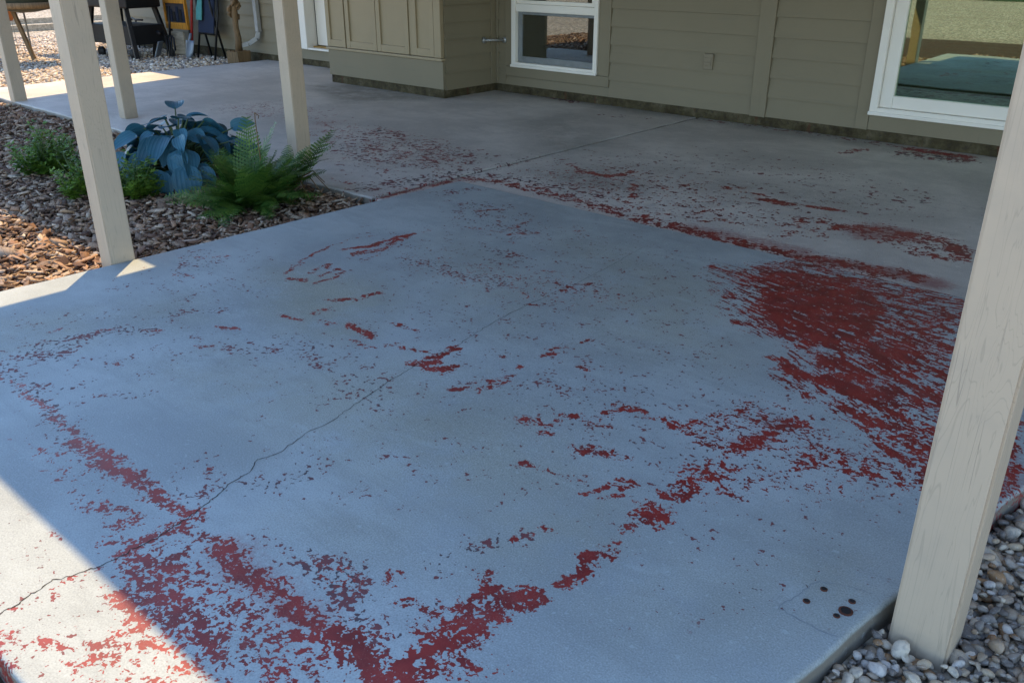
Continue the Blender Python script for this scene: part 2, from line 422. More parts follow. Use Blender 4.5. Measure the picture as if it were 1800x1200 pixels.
 ('f','c','s',0.86,0.022,[(-1.885,1.663),(-1.869,1.722)]),
 ('f','c','s',0.85,0.018,[(-1.882,1.722),(-1.877,1.82)]),
 ('f','c','s',0.6,0.012,[(-2.009,1.714),(-1.947,1.733)]),
 ('f','c','s',0.85,0.016,[(-1.834,1.653),(-1.807,1.688)]),
 ('f','c','s',0.85,0.018,[(-1.791,1.68),(-1.783,1.726)]),
 ('f','c','s',0.84,0.014,[(-1.696,1.6),(-1.649,1.642)]),
 ('f','c','s',0.82,0.012,[(-1.643,1.972),(-1.621,2.015)]),
 ('f','c','s',0.72,0.01,[(-1.645,2.023),(-1.61,2.085)]),
 ('f','c','s',0.62,0.01,[(-1.605,2.139),(-1.599,2.182)]),
 ('f','c','s',0.75,0.01,[(-1.633,1.855),(-1.625,1.873)]),
 ('f','c','s',0.65,0.01,[(-1.653,1.694),(-1.621,1.749)]),
 ('f','c','s',0.6,0.01,[(-1.73,1.881),(-1.719,1.897)]),
 ('f','c','s',0.72,0.014,[(-2.04,2.536),(-1.955,2.519)]),
 ('f','c','s',0.7,0.012,[(-1.951,2.472),(-1.939,2.517)]),
 ('f','c','s',0.72,0.012,[(-1.945,2.579),(-1.923,2.616)]),
 ('f','c','s',0.8,0.008,[(-1.941,2.283),(-1.914,2.293)]),
 ('f','c','s',0.6,0.012,[(-1.814,2.595),(-1.764,2.592)]),
 ('f','c','s',0.55,0.012,[(-2.16,2.609),(-2.121,2.617)]),
 ('f','c','p',0.22,0.1,[(-2.797,2.384),(-2.279,2.549),(-1.845,2.668),(-1.612,2.557),(-1.892,2.305),(-2.593,2.266)]),
 ('f','f','s',0.4,0.06,[(-2.658,2.325),(-2.428,2.367),(-2.177,2.369)]),
 ('f','f','p',0.42,0.08,[(-2.595,2.675),(-2.373,2.767),(-2.226,2.597),(-2.366,2.471)]),
 ('f','f','p',0.34,0.1,[(-3.267,3.115),(-3.006,3.274),(-2.536,3.08),(-2.453,2.859),(-2.674,2.834),(-3.035,2.89)]),
 ('f','c','s',0.72,0.012,[(-2.984,3.06),(-2.91,3.169)]),
 ('f','c','s',0.58,0.014,[(-2.636,2.929),(-2.675,3.108)]),
 ('f','c','s',0.5,0.014,[(-2.786,2.855),(-2.647,2.882)]),
 ('f','c','s',0.55,0.016,[(-2.584,2.891),(-2.519,2.997)]),
 ('f','c','s',0.55,0.008,[(-2.529,2.791),(-2.474,2.806)]),
 ('f','c','s',0.6,0.01,[(-2.408,3.134),(-2.378,3.161)]),
 ('f','c','s',0.6,0.006,[(-2.294,2.947),(-2.266,2.96)]),
 ('f','f','s',0.4,0.05,[(-3.351,3.197),(-3.297,3.361)]),
 ('f','f','p',0.17,0.2,[(-3.155,2.522),(-2.726,3.307),(-1.579,3.18),(-1.025,2.124),(-1.571,1.634),(-2.364,1.734)]),
 ('f','f','p',0.3,0.1,[(-1.635,1.778),(-1.529,1.982),(-1.182,2.033),(-1.202,1.828),(-1.486,1.663)]),
 ('f','c','s',0.5,0.016,[(-1.609,1.649),(-1.609,1.801)]),
 ('f','c','s',0.5,0.014,[(-1.502,2.006),(-1.45,1.998)]),
 ('f','f','p',0.35,0.06,[(-1.336,1.846),(-1.265,2.164),(-1.156,2.055),(-1.27,1.812)]),
 ('f','f','p',0.34,0.06,[(-3.498,1.753),(-3.369,1.869),(-3.152,1.763),(-3.261,1.571)]),
 ('f','c','s',0.48,0.02,[(-3.394,1.721),(-3.291,1.835)]),
 ('f','c','s',0.55,0.01,[(-3.242,1.56),(-3.168,1.618)]),
 ('f','f','p',0.17,0.1,[(-3.433,1.417),(-3.272,2.065),(-2.736,1.701),(-2.996,1.166)]),
 ('f','f','p',0.52,0.04,[(-2.902,0.816),(-2.933,0.907),(-2.867,1.047),(-2.803,1),(-2.735,0.898),(-2.815,0.826)]),
 ('f','f','s',0.5,0.035,[(-2.924,0.903),(-2.91,1.028),(-2.866,1.145),(-2.754,1.273)]),
 ('f','f','s',0.38,0.03,[(-2.855,1.328),(-2.844,1.41),(-2.747,1.491)]),
 ('f','c','s',0.62,0.01,[(-2.626,1.395),(-2.566,1.429)]),
 ('f','c','s',0.52,0.014,[(-2.554,1.267),(-2.502,1.289)]),
 ('f','f','s',0.38,0.04,[(-2.428,1.349),(-2.318,1.418),(-2.211,1.544)]),
 ('f','c','s',0.6,0.008,[(-2.613,1.024),(-2.577,1.034)]),
 ('f','c','s',0.55,0.008,[(-3.024,1.004),(-3.015,1.025)]),
 ('f','c','s',0.5,0.02,[(-2.898,1.11),(-2.891,1.137)]),
 ('f','c','s',0.5,0.014,[(-2.794,1.211),(-2.75,1.25)]),
 ('f','c','s',0.55,0.01,[(-2.43,0.876),(-2.416,0.904)]),
 ('f','f','s',0.36,0.02,[(-2.562,0.842),(-2.529,0.922)]),
 ('f','f','s',0.3,0.04,[(-2.432,0.86),(-2.356,0.987)]),
 ('f','f','p',0.18,0.1,[(-3.381,0.965),(-2.916,1.383),(-2.421,1.355),(-2.392,1.098),(-2.783,0.746)]),
 ('f','f','p',0.24,0.08,[(-1.941,0.916),(-1.877,1.012),(-1.709,0.875),(-1.81,0.751),(-1.891,0.779)]),
 ('f','f','s',0.38,0.04,[(-1.69,0.925),(-1.649,0.996),(-1.624,1.047)]),
 ('f','c','s',0.5,0.012,[(-1.815,0.875),(-1.815,0.899)]),
 ('f','f','s',0.35,0.04,[(-1.79,0.77),(-1.73,0.856)]),
 ('f','f','p',0.2,0.08,[(-2.502,0.705),(-2.336,0.809),(-1.901,0.77),(-1.985,0.694)]),
 ('f','f','s',0.3,0.1,[(-2.376,1.457),(-2.066,1.5),(-1.807,1.422)]),
 ('f','f','p',0.14,0.2,[(-2.297,1.237),(-1.72,1.925),(-1.032,1.356),(-1.527,0.912)]),
 ('f','n','p',0.6,0.18,[(-3.03,1.873),(-2.713,2.065),(-2.383,2.018),(-2.178,1.636),(-2.359,1.536),(-2.653,1.62)]),
 ('f','n','p',0.35,0.2,[(-3.102,1.216),(-2.976,1.485),(-2.695,1.436),(-2.808,1.198)]),
 ('f','n','p',0.45,0.25,[(-2.437,1.281),(-1.889,1.447),(-1.632,1.486),(-1.337,1.497),(-1.375,1.242),(-1.874,1.269)]),
 ('f','n','p',0.6,0.2,[(-1.608,1.335),(-1.403,1.478),(-1.245,1.394),(-1.357,1.225)]),
 ('f','n','p',0.5,0.25,[(-1.21,1.196),(-1.008,1.504),(-0.855,1.29),(-1.043,1.095)]),
 ('f','n','p',0.3,0.3,[(-0.906,1.297),(-0.486,1.674),(-0.416,1.245),(-0.712,1.037)]),
 ('f','n','p',0.3,0.3,[(-2.768,2.632),(-1.978,2.549),(-1.781,1.993),(-2.287,2.105)]),
 ('f','n','p',0.5,0.3,[(-2.429,1.118),(-1.931,1.62),(-1.262,1.645),(-0.983,1.4),(-1.23,1.178),(-1.787,1.093)]),
 ('f','n','p',0.4,0.3,[(-2.346,3.012),(-1.496,2.982),(-1.153,2.32),(-1.568,2.184)]),
 ('f','n','p',0.35,0.2,[(-1.547,0.894),(-1.364,1.12),(-1.12,1.001),(-1.363,0.887)]),
 ('f','n','p',0.45,0.15,[(-3.266,0.923),(-3.133,1.188),(-2.844,1.037),(-2.96,0.811)]),
 ('f','n','p',0.5,0.2,[(-0.571,1.519),(-0.488,1.619),(-0.378,1.524),(-0.422,1.356)]),
 ('r','c','s',0.8,0.04,[(-3.601,2.978),(-3.592,3.252),(-3.581,3.511)]),
 ('r','f','s',0.62,0.09,[(-3.828,3.038),(-3.728,3.378),(-3.697,3.674)]),
 ('r','h','s',0.5,0.06,[(-3.592,3.002),(-3.581,3.511)]),
 ('r','c','s',0.62,0.055,[(-3.557,3.57),(-3.349,3.648),(-3.006,3.645)]),
 ('r','c','s',0.7,0.055,[(-2.991,3.626),(-2.622,3.599),(-2.359,3.579)]),
 ('r','c','s',0.74,0.055,[(-2.42,3.567),(-2.081,3.555),(-1.765,3.529),(-1.541,3.523)]),
 ('r','h','s',0.75,0.07,[(-2.035,3.583),(-1.799,3.591),(-1.521,3.594)]),
 ('r','h','s',0.95,0.06,[(-1.493,3.535),(-1.254,3.568),(-1.028,3.593),(-0.921,3.573)]),
 ('r','c','s',0.7,0.06,[(-1.486,3.52),(-1.207,3.572),(-1.025,3.586)]),
 ('r','f','s',0.55,0.1,[(-3.616,3.689),(-3.203,3.78),(-2.769,3.745)]),
 ('r','f','s',0.5,0.05,[(-3.636,3.71),(-3.612,4.259)]),
 ('r','c','p',0.31,0.15,[(-4.972,3.58),(-5.283,4.233),(-4.613,4.307),(-3.921,4.163),(-3.667,3.741),(-3.999,3.442),(-4.438,3.357)]),
 ('r','c','p',0.42,0.08,[(-5.107,4.089),(-5.187,4.32),(-4.812,4.269),(-4.732,4.116)]),
 ('r','c','p',0.28,0.2,[(-3.643,3.969),(-3.067,4.49),(-2.264,4.451),(-1.684,3.938),(-2.116,3.612),(-2.86,3.662)]),
 ('r','f','p',0.32,0.2,[(-3.643,3.969),(-3.113,4.555),(-2.329,4.57),(-1.684,3.938),(-2.116,3.612),(-2.86,3.662)]),
 ('r','c','p',0.34,0.12,[(-5.488,3.863),(-5.413,4.34),(-4.914,4.034),(-4.895,3.523)]),
 ('r','f','p',0.5,0.15,[(-4.972,3.58),(-5.283,4.233),(-4.539,4.236),(-3.754,4.199),(-3.667,3.741),(-3.948,3.488),(-4.438,3.357)]),
 ('r','f','p',0.62,0.08,[(-5.107,4.089),(-5.187,4.32),(-4.812,4.269),(-4.732,4.116)]),
 ('r','h','p',0.4,0.08,[(-5.694,3.987),(-5.769,4.287),(-5.52,4.343),(-5.418,4.018),(-5.451,3.836)]),
 ('r','c','p',0.42,0.08,[(-5.754,4.031),(-5.636,4.408),(-5.418,4.018)]),
 ('r','c','p',0.42,0.08,[(-4.414,3.909),(-4.408,4.221),(-4.053,3.928),(-4.067,3.692)]),
 ('r','c','p',0.4,0.06,[(-4.737,3.544),(-4.725,3.677),(-4.423,3.48),(-4.477,3.387)]),
 ('r','f','p',0.3,0.1,[(-6.884,3.898),(-6.84,4.426),(-6.425,4.315),(-6.532,3.843)]),
 ('r','c','p',0.4,0.06,[(-4.293,3.488),(-4.055,3.492),(-3.936,3.342),(-4.1,3.35)]),
 ('r','c','s',0.4,0.03,[(-4.119,3.044),(-3.958,3.062)]),
 ('r','c','s',0.8,0.018,[(-3.348,4.278),(-3.112,4.144)]),
 ('r','c','s',0.85,0.024,[(-3.112,4.144),(-2.944,4.199),(-2.927,4.35)]),
 ('r','c','s',0.75,0.03,[(-2.74,4.108),(-2.609,3.89)]),
 ('r','c','s',0.72,0.02,[(-2.582,4.129),(-2.505,4.303)]),
 ('r','c','s',0.84,0.024,[(-2.335,4.386),(-2.247,4.432)]),
 ('r','c','s',0.75,0.014,[(-2.215,4.36),(-2.059,4.386)]),
 ('r','c','s',0.95,0.034,[(-2.031,4.3),(-1.862,4.315)]),
 ('r','c','s',0.9,0.02,[(-1.862,4.315),(-1.64,4.369)]),
 ('r','c','s',0.7,0.014,[(-2.223,4.096),(-2.15,4.177)]),
 ('r','c','s',0.6,0.02,[(-2.33,3.689),(-2.207,3.759),(-2.121,3.978)]),
 ('r','c','s',0.62,0.024,[(-2.08,3.737),(-2.033,3.806)]),
 ('r','c','s',0.5,0.03,[(-2.643,3.779),(-2.391,3.677)]),
 ('r','c','p',0.28,0.15,[(-3.387,3.995),(-2.978,4.364),(-2.359,4.365),(-1.984,3.932),(-2.116,3.612),(-2.898,3.71)]),
 ('r','f','p',0.5,0.1,[(-1.623,4.78),(-1.551,5.095),(-1.335,5.039),(-1.304,4.803),(-1.512,4.646)]),
 ('r','c','s',0.75,0.05,[(-1.541,4.067),(-1.34,4.185),(-1.133,4.191),(-0.982,4.102)]),
 ('r','h','p',0.85,0.06,[(-1.559,4.076),(-1.428,4.272),(-1.157,4.264),(-1.196,4.076),(-1.4,3.927)]),
 ('r','c','p',0.55,0.08,[(-1.571,4.104),(-1.428,4.272),(-1.157,4.264),(-1.008,4.189),(-0.97,4.059),(-1.152,3.949),(-1.351,3.936)]),
 ('r','c','s',0.85,0.03,[(-1.135,3.9),(-1.05,3.934),(-0.983,3.912)]),
 ('r','c','s',0.9,0.05,[(-0.992,4.093),(-0.927,3.994)]),
 ('r','c','p',0.45,0.08,[(-1.854,3.981),(-1.644,4.239),(-1.486,3.873),(-1.65,3.748)]),
 ('r','c','s',0.7,0.03,[(-1.735,4.048),(-1.614,4.104)]),
 ('r','c','s',0.7,0.02,[(-1.702,3.737),(-1.658,3.765)]),
 ('r','f','p',0.36,0.15,[(-2.926,5.063),(-2.411,5.083),(-2.037,4.833),(-2.362,4.631)]),
 ('r','c','p',0.3,0.2,[(-6.98,4.009),(-6.735,4.651),(-5.849,4.462),(-5.673,4.104),(-6.348,3.831)]),
 ('r','f','p',0.28,0.3,[(-3.811,4.263),(-2.793,5.426),(-1.32,5.134),(-1.113,4.453),(-1.989,3.663),(-2.898,3.71)]),
 ('r','f','s',0.75,0.05,[(-5.486,6.334),(-5.095,6.274),(-4.785,6.209)]),
 ('r','c','s',0.6,0.03,[(-5.443,6.326),(-4.919,6.258)]),
 ('r','f','s',0.4,0.05,[(-4.242,5.848),(-3.882,5.964)]),
 ('r','c','s',0.7,0.03,[(-2.206,5.715),(-2.144,5.94)]),
 ('r','c','s',0.85,0.05,[(-1.917,6.145),(-1.557,6.14)]),
 ('r','f','s',0.7,0.1,[(-1.86,5.981),(-1.558,6.027)]),
 ('r','f','s',0.5,0.04,[(-3.554,6.193),(-2.759,6.217),(-1.924,6.163)]),
 ('r','c','s',0.7,0.02,[(-2.898,6.18),(-2.8,6.209)]),
 ('r','f','s',0.35,0.1,[(-4.375,3.307),(-3.889,3.345)]),
 ('r','f','p',0.3,0.1,[(-3.113,4.555),(-2.971,4.793),(-2.723,4.595),(-2.845,4.289)]),
 ('r','n','p',0.8,0.15,[(-7.394,5.254),(-6.802,6.065),(-5.838,5.466),(-6.31,4.824)]),
 ('r','n','s',0.95,0.05,[(-6.743,5.097),(-6.687,5.387),(-6.716,5.765)]),
 ('r','n','s',0.9,0.05,[(-6.363,5.121),(-6.161,5.486)]),
 ('r','f','s',0.5,0.03,[(-5.872,5.568),(-5.93,5.696)]),
 ('r','n','p',0.4,0.2,[(-7.307,5.604),(-6.45,5.603),(-6.468,5.207)]),
 ('r','n','p',0.5,0.25,[(-4.567,5.107),(-4.48,5.705),(-3.362,4.911),(-3.645,4.413)]),
 ('r','n','p',0.6,0.2,[(-3.438,3.949),(-3.081,4.272),(-2.691,4.065),(-2.898,3.71)]),
 ('r','n','p',0.6,0.12,[(-5.785,6.307),(-3.587,6.336),(-1.568,6.176),(-1.543,5.975),(-3.49,6.084),(-5.615,6.122)]),
 ('r','n','p',0.45,0.3,[(-2.571,4.537),(-1.554,4.762),(-1.346,4.507),(-2.144,4.229)]),
]

# ------------------------------------------------------------------ materials
def mat_slab(name, base, warm, k=1.0, zlow=0.0, off=0.0):
    t = NT(name); P = t.P()
    chip, fine, streak, haze, stain = [t.attr(a) for a in ('chip', 'fine', 'streak', 'haze', 'stain')]
    # concrete
    big = t.noise(1.3, 4, 0.6, 0.4); mid = t.noise(7, 5, 0.65); grain = t.noise(260, 2, 0.6); pore = t.noise(90, 3, 0.6)
    c = t.mix(t.step(big, 0.32, 0.68), tuple(x * 0.80 for x in base), tuple(x * 1.10 for x in base))
    trow = t.noise(1.0, 4, 0.6, 1.4, vec=t.mapping(P, (2.2, 9, 1), (0, 0, 0.35)))
    c = t.mix(t.math('MULTIPLY', t.step(trow, 0.50, 0.66), 0.28), c, tuple(x * 0.68 for x in base))
    c = t.mix(t.math('MULTIPLY', t.step(mid, 0.42, 0.72), 0.35), c, tuple(x * 0.74 for x in base))
    stn = t.math('MULTIPLY', t.math('MULTIPLY', stain, t.step(t.noise(4.5, 4, 0.7), 0.22, 0.58)), 0.9)
    c = t.mix(stn, c, warm)
    gr = t.math('MULTIPLY', t.step(grain, 0.44, 0.70), t.math('ADD', 0.30, t.math('MULTIPLY', stain, 0.45)))
    c = t.mix(gr, c, (0.13, 0.135, 0.125))
    c = t.mix(t.math('MULTIPLY', t.step(grain, 0.44, 0.28), 0.30), c, tuple(min(1, x * 1.45) for x in base))
    zz = t.n('ShaderNodeSeparateXYZ'); t.put(zz.inputs[0], P)
    c = t.mix(t.math('MULTIPLY', t.step(t.math('ADD', zz.outputs[2], t.math('MULTIPLY', mid, 0.02)), zlow + 0.004, zlow - 0.006), 0.8), c, (0.16, 0.125, 0.085))
    dust = t.math('MULTIPLY', t.step(t.noise(3.1, 6, 0.75, 0.8, vec=t.mapping(P, (1, 2.2, 1), (0, 0, 0.5))), 0.56, 0.75), 0.35)
    c = t.mix(dust, c, tuple(min(1, x * 1.25) for x in base))
    # paint chips: ragged islands with fine nibbled rims
    n1 = t.noise(38*k, 2.5, 0.6, 0.5); n2 = t.noise(110*k, 2, 0.6, 0.3)
    n = t.math('ADD', t.math('MULTIPLY', t.math('SUBTRACT', n1, 0.5), 4.2), t.math('MULTIPLY', t.math('SUBTRACT', n2, 0.5), 3.4))
    lvl = t.math('MULTIPLY', t.math('SUBTRACT', chip, 0.575 + off), 1.8)
    chip_m = t.math('MULTIPLY', t.step(t.math('ADD', n, lvl), -0.03, 0.05), t.step(chip, 0.02, 0.10))
    # streaks: brushed strokes fanning out from one spot
    rel = t.vmath('SUBTRACT', P, (-2.35, 3.2, 0.0))
    sp = t.n('ShaderNodeSeparateXYZ'); t.put(sp.inputs[0], rel)
    ang = t.math('ADD', t.math('ARCTAN2', sp.outputs[1], sp.outputs[0]), t.math('MULTIPLY', t.noise(3.0, 2, 0.5), 0.06)); ln = t.vmath('LENGTH', rel)
    cv = t.n('ShaderNodeCombineXYZ'); t.put(cv.inputs[0], t.math('MULTIPLY', ang, 105.0)); t.put(cv.inputs[1], t.math('MULTIPLY', ln, 13.0))
    ns = t.math('ADD', t.math('MULTIPLY', t.noise(1.0, 3, 0.65, 0.35, vec=cv.outputs[0]), 0.6), t.math('MULTIPLY', t.noise(0.42, 2, 0.6, 0.2, vec=cv.outputs[0]), 0.4))
    ns = t.math('ADD', t.math('MULTIPLY', t.math('SUBTRACT', ns, 0.5), 5.0), t.math('MULTIPLY', t.math('ADD', t.math('SUBTRACT', n1, 0.5), t.math('SUBTRACT', n2, 0.5)), 1.7))
    st_m = t.math('MULTIPLY', t.step(t.math('ADD', ns, t.math('MULTIPLY', t.math('SUBTRACT', streak, 0.66), 1.7)), -0.04, 0.08), t.step(streak, 0.04, 0.2))
    red_m = t.math('MAXIMUM', chip_m, st_m)
    # small specks
    n3 = t.noise(66*k, 2.5, 0.55, 0.3); n4 = t.noise(14, 2, 0.5)
    f = t.math('ADD', t.math('MULTIPLY', t.math('SUBTRACT', n3, 0.5), 4.2), t.math('MULTIPLY', t.math('SUBTRACT', n4, 0.5), 2.2))
    fine_m = t.math('MULTIPLY', t.step(t.math('ADD', f, t.math('MULTIPLY', t.math('SUBTRACT', fine, 0.59 + off * 1.6), 1.7)), -0.03, 0.08), t.step(fine, 0.02, 0.08))
    c = t.mix(t.math('MULTIPLY', t.step(n3, 0.37, 0.27), 0.32), c, tuple(min(1, x * 1.35) for x in base))
    # thin worn film
    hz = t.math('MULTIPLY', haze, t.step(t.math('ADD', t.noise(60, 4, 0.7), t.math('MULTIPLY', haze, 0.35)), 0.45, 0.85))
    c = t.mix(t.math('MULTIPLY', hz, 0.75), c, (0.25, 0.065, 0.06))
    redc = t.mix(t.step(t.noise(11, 4, 0.6), 0.35, 0.68), (0.27, 0.024, 0.019), (0.16, 0.015, 0.014))
    redc = t.mix(t.math('MULTIPLY', t.step(t.math('ADD', t.math('MULTIPLY', grain, 0.5), t.math('MULTIPLY', mid, 0.5)), 0.50, 0.64), 0.4), redc, (0.26, 0.085, 0.075))
    c = t.mix(t.math('MULTIPLY', fine_m, 0.92), c, t.mix(t.step(n4, 0.45, 0.6), (0.055, 0.026, 0.032), (0.15, 0.022, 0.024)))
    rim_shade = t.math('MULTIPLY', t.step(t.math('ADD', n, lvl), -0.20, -0.03), t.step(chip, 0.05, 0.2))  # thin dark outline round flat chips: dirt line plus painted edge shadow
    c = t.mix(t.math('MULTIPLY', rim_shade, 0.22), c, (0.16, 0.10, 0.085))
    c = t.mix(red_m, c, redc)
    nrm = t.bump(t.math('ADD', t.math('MULTIPLY', grain, 0.5), t.math('MULTIPLY', pore, 0.5)), 0.5, 0.0012)
    rough = t.math('SUBTRACT', t.math('ADD', 0.60, t.math('MULTIPLY', mid, 0.25)), t.math('MULTIPLY', red_m, 0.20))
    return t.bsdf(c, rough, nrm, 0.45)

def mat_paint(name, col, rough=0.55, grain=0.0, axis=2, dirt=0.12):
    t = NT(name); P = t.P()
    sc = [26, 26, 26]; sc[axis] = 1.6
    g = t.noise(1.0, 4, 0.6, 0.6, vec=t.mapping(P, sc))
    blot = t.noise(5, 4, 0.6)
    c = t.mix(t.math('MULTIPLY', t.step(blot, 0.35, 0.75), dirt * 2), col, tuple(x * 0.78 for x in col))
    if grain > 0:
        c = t.mix(t.math('MULTIPLY', t.step(g, 0.60, 0.72), grain), c, tuple(x * 0.55 for x in col))
    nrm = t.bump(t.math('ADD', g, t.math('MULTIPLY', t.noise(180, 2), 0.3)), 0.18, 0.003)
    return t.bsdf(c, rough, nrm, 0.35)

def mat_post():
    t = NT('post_paint'); co = t.objco(); col = (0.52, 0.41, 0.29)
    ox = t.n('ShaderNodeCombineXYZ'); t.put(ox.inputs[0], t.math('MULTIPLY', t.rnd(), 9.0)); t.put(ox.inputs[2], t.math('MULTIPLY', t.rnd(), 31.0))
    v = t.vmath('ADD', co, ox.outputs[0])
    g = t.noise(1.0, 3, 0.55, 1.2, vec=t.mapping(v, (22, 22, 0.9)))
    kn = t.vmath('LENGTH', t.mapping(t.vmath('SUBTRACT', co, (0.036, -0.05, 0.66)), (1.0, 0.3, 0.55)))
    g = t.math('ADD', g, t.math('MULTIPLY', t.step(kn, 0.07, 0.0), 0.35))
    ring = t.math('ABSOLUTE', t.math('SUBTRACT', t.math('FRACT', t.math('MULTIPLY', g, 11.0)), 0.5))
    crk = t.math('MULTIPLY', t.step(t.math('ABSOLUTE', t.math('SUBTRACT', t.noise(1.0, 1, 0.5, 0.0, vec=t.mapping(v, (38, 38, 0.8))), 0.5)), 0.009, 0.002), t.step(t.noise(1.0, 2, 0.5, 0.0, vec=t.mapping(v, (9, 9, 4.0))), 0.54, 0.62))
    c = t.mix(t.math('MULTIPLY', t.step(ring, 0.09, 0.0), 0.30), col, (0.26, 0.21, 0.15))
    c = t.mix(t.math('MULTIPLY', crk, 0.32), c, (0.13, 0.11, 0.09))
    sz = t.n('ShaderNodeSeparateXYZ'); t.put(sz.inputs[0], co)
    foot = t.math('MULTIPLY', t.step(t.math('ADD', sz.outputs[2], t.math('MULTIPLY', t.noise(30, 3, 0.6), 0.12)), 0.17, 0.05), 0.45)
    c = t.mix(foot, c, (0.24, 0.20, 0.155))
    c = t.mix(t.math('MULTIPLY', t.step(t.noise(6, 5, 0.65, 0.0, v), 0.42, 0.75), 0.28), c, (0.33, 0.285, 0.225))
    nrm = t.bump(t.math('SUBTRACT', t.math('MULTIPLY', ring, 0.35), crk), 0.35, 0.002)
    return t.bsdf(c, 0.5, nrm, 0.4)

def mat_siding():
    t = NT('siding_paint'); P = t.P(); col = (0.225, 0.188, 0.120)
    g = t.noise(1.0, 4, 0.6, 0.5, vec=t.mapping(P, (1.5, 30, 45)))
    c = t.mix(t.math('MULTIPLY', t.step(t.noise(2.2, 4, 0.6), 0.35, 0.7), 0.3), col, (0.185, 0.155, 0.10))
    c = t.mix(t.math('MULTIPLY', t.rnd(), 0.22), c, (0.245, 0.205, 0.13))
    c = t.mix(t.math('MULTIPLY', t.step(g, 0.58, 0.75), 0.2), c, (0.13, 0.128, 0.10))
    return t.bsdf(c, 0.6, t.bump(g, 0.25, 0.003), 0.3)

def mat_stem():
    t = NT('foundation_concrete')
    a = t.noise(9, 5, 0.7); b = t.noise(30, 4, 0.7); s = t.noise(1.0, 3, 0.6, vec=t.mapping(t.P(), (14, 14, 3)))
    c = t.ramp(a, [(0.3, (0.03, 0.022, 0.012)), (0.5, (0.075, 0.06, 0.03)), (0.72, (0.15, 0.125, 0.08))])
    c = t.mix(t.math('MULTIPLY', t.step(b, 0.52, 0.66), 0.8), c, (0.05, 0.04, 0.028))
    c = t.mix(t.math('MULTIPLY', t.step(s, 0.6, 0.7), 0.6), c, (0.10, 0.035, 0.02))
    return t.bsdf(c, 0.9, t.bump(b, 0.6, 0.01), 0.2)

def mat_stone(name, dark=1.0):
    t = NT(name)
    r = t.math('FRACT', t.math('ADD', t.attr('rnd'), t.rnd()))
    k = dark
    stops = [(0.0, (0.17, 0.155, 0.145)), (0.14, (0.38, 0.33, 0.27)), (0.3, (0.50, 0.41, 0.29)), (0.40, (0.33, 0.20, 0.10)), (0.48, (0.60, 0.55, 0.46)),
             (0.64, (0.26, 0.245, 0.235)), (0.76, (0.42, 0.34, 0.26)), (0.88, (0.62, 0.60, 0.57)), (0.94, (0.33, 0.30, 0.27))]
    c = t.ramp(r, [(p, (q[0]*k*1.02, q[1]*k*0.92, q[2]*k*0.80)) for p, q in stops], 'CONSTANT')
    v = t.noise(70, 4, 0.65, 0.6); s = t.noise(240, 2, 0.6)
    c = t.mix(t.math('MULTIPLY', t.step(v, 0.40, 0.72), 0.55), c, (0.16 * k, 0.145 * k, 0.13 * k))
    c = t.mix(t.math('MULTIPLY', t.step(s, 0.55, 0.75), 0.35), c, (0.6 * k, 0.58 * k, 0.52 * k))
    return t.bsdf(c, 0.62, t.bump(t.math('ADD', v, t.math('MULTIPLY', s, 0.3)), 0.4, 0.003), 0.4)

def mat_bark():
    t = NT('bark')
    r = t.math('FRACT', t.math('ADD', t.attr('rnd'), t.rnd()))
    c = t.ramp(r, [(0.0, (0.08, 0.04, 0.025)), (0.2, (0.34, 0.19, 0.11)), (0.38, (0.55, 0.37, 0.235)), (0.5, (0.17, 0.095, 0.06)), (0.7, (0.64, 0.50, 0.36)), (0.88, (0.36, 0.245, 0.165)), (1.0, (0.08, 0.05, 0.035))])
    g = t.noise(1.0, 3, 0.6, 0.8, vec=t.mapping(t.P(), (60, 160, 90)))
    c = t.mix(t.math('MULTIPLY', t.step(g, 0.45, 0.7), 0.55), c, (0.085, 0.055, 0.04))
    return t.bsdf(c, 0.85, t.bump(g, 0.7, 0.004), 0.25)

def mat_ground():
    t = NT('gravel_ground')
    d = t.voro(26); cc = t.voro(26, out='Color')
    bw = t.n('ShaderNodeSeparateColor'); t.put(bw.inputs[0], cc)
    c = t.ramp(bw.outputs[0], [(0.0, (0.30, 0.26, 0.2)), (0.35, (0.55, 0.48, 0.36)), (0.6, (0.45, 0.36, 0.25)), (0.85, (0.68, 0.62, 0.52))])
    c = t.mix(t.math('MULTIPLY', t.step(d, 0.35, 0.75), 0.85), c, (0.08, 0.07, 0.06))
    c = t.mix(t.math('MULTIPLY', t.step(t.noise(0.8, 4, 0.6), 0.4, 0.7), 0.35), c, (0.26, 0.21, 0.15))
    return t.bsdf(c, 0.85, t.bump(t.math('SUBTRACT', 1.0, d), 0.9, 0.02), 0.2)

def mat_soil():
    t = NT('mulch_soil'); a = t.noise(40, 5, 0.7)
    c = t.ramp(a, [(0.3, (0.035, 0.022, 0.015)), (0.7, (0.14, 0.09, 0.06))])
    return t.bsdf(c, 0.95, t.bump(a, 0.8, 0.02), 0.1)

def mat_lawn():
    t = NT('lawn'); a = t.noise(60, 4, 0.7); b = t.noise(1.1, 4, 0.6)
    c = t.mix(t.step(b, 0.35, 0.7), (0.035, 0.075, 0.022), (0.06, 0.10, 0.03))
    c = t.mix(t.math('MULTIPLY', t.step(a, 0.4, 0.7), 0.5), c, (0.02, 0.04, 0.014))
    return t.bsdf(c, 0.9, t.bump(a, 0.8, 0.04), 0.1)

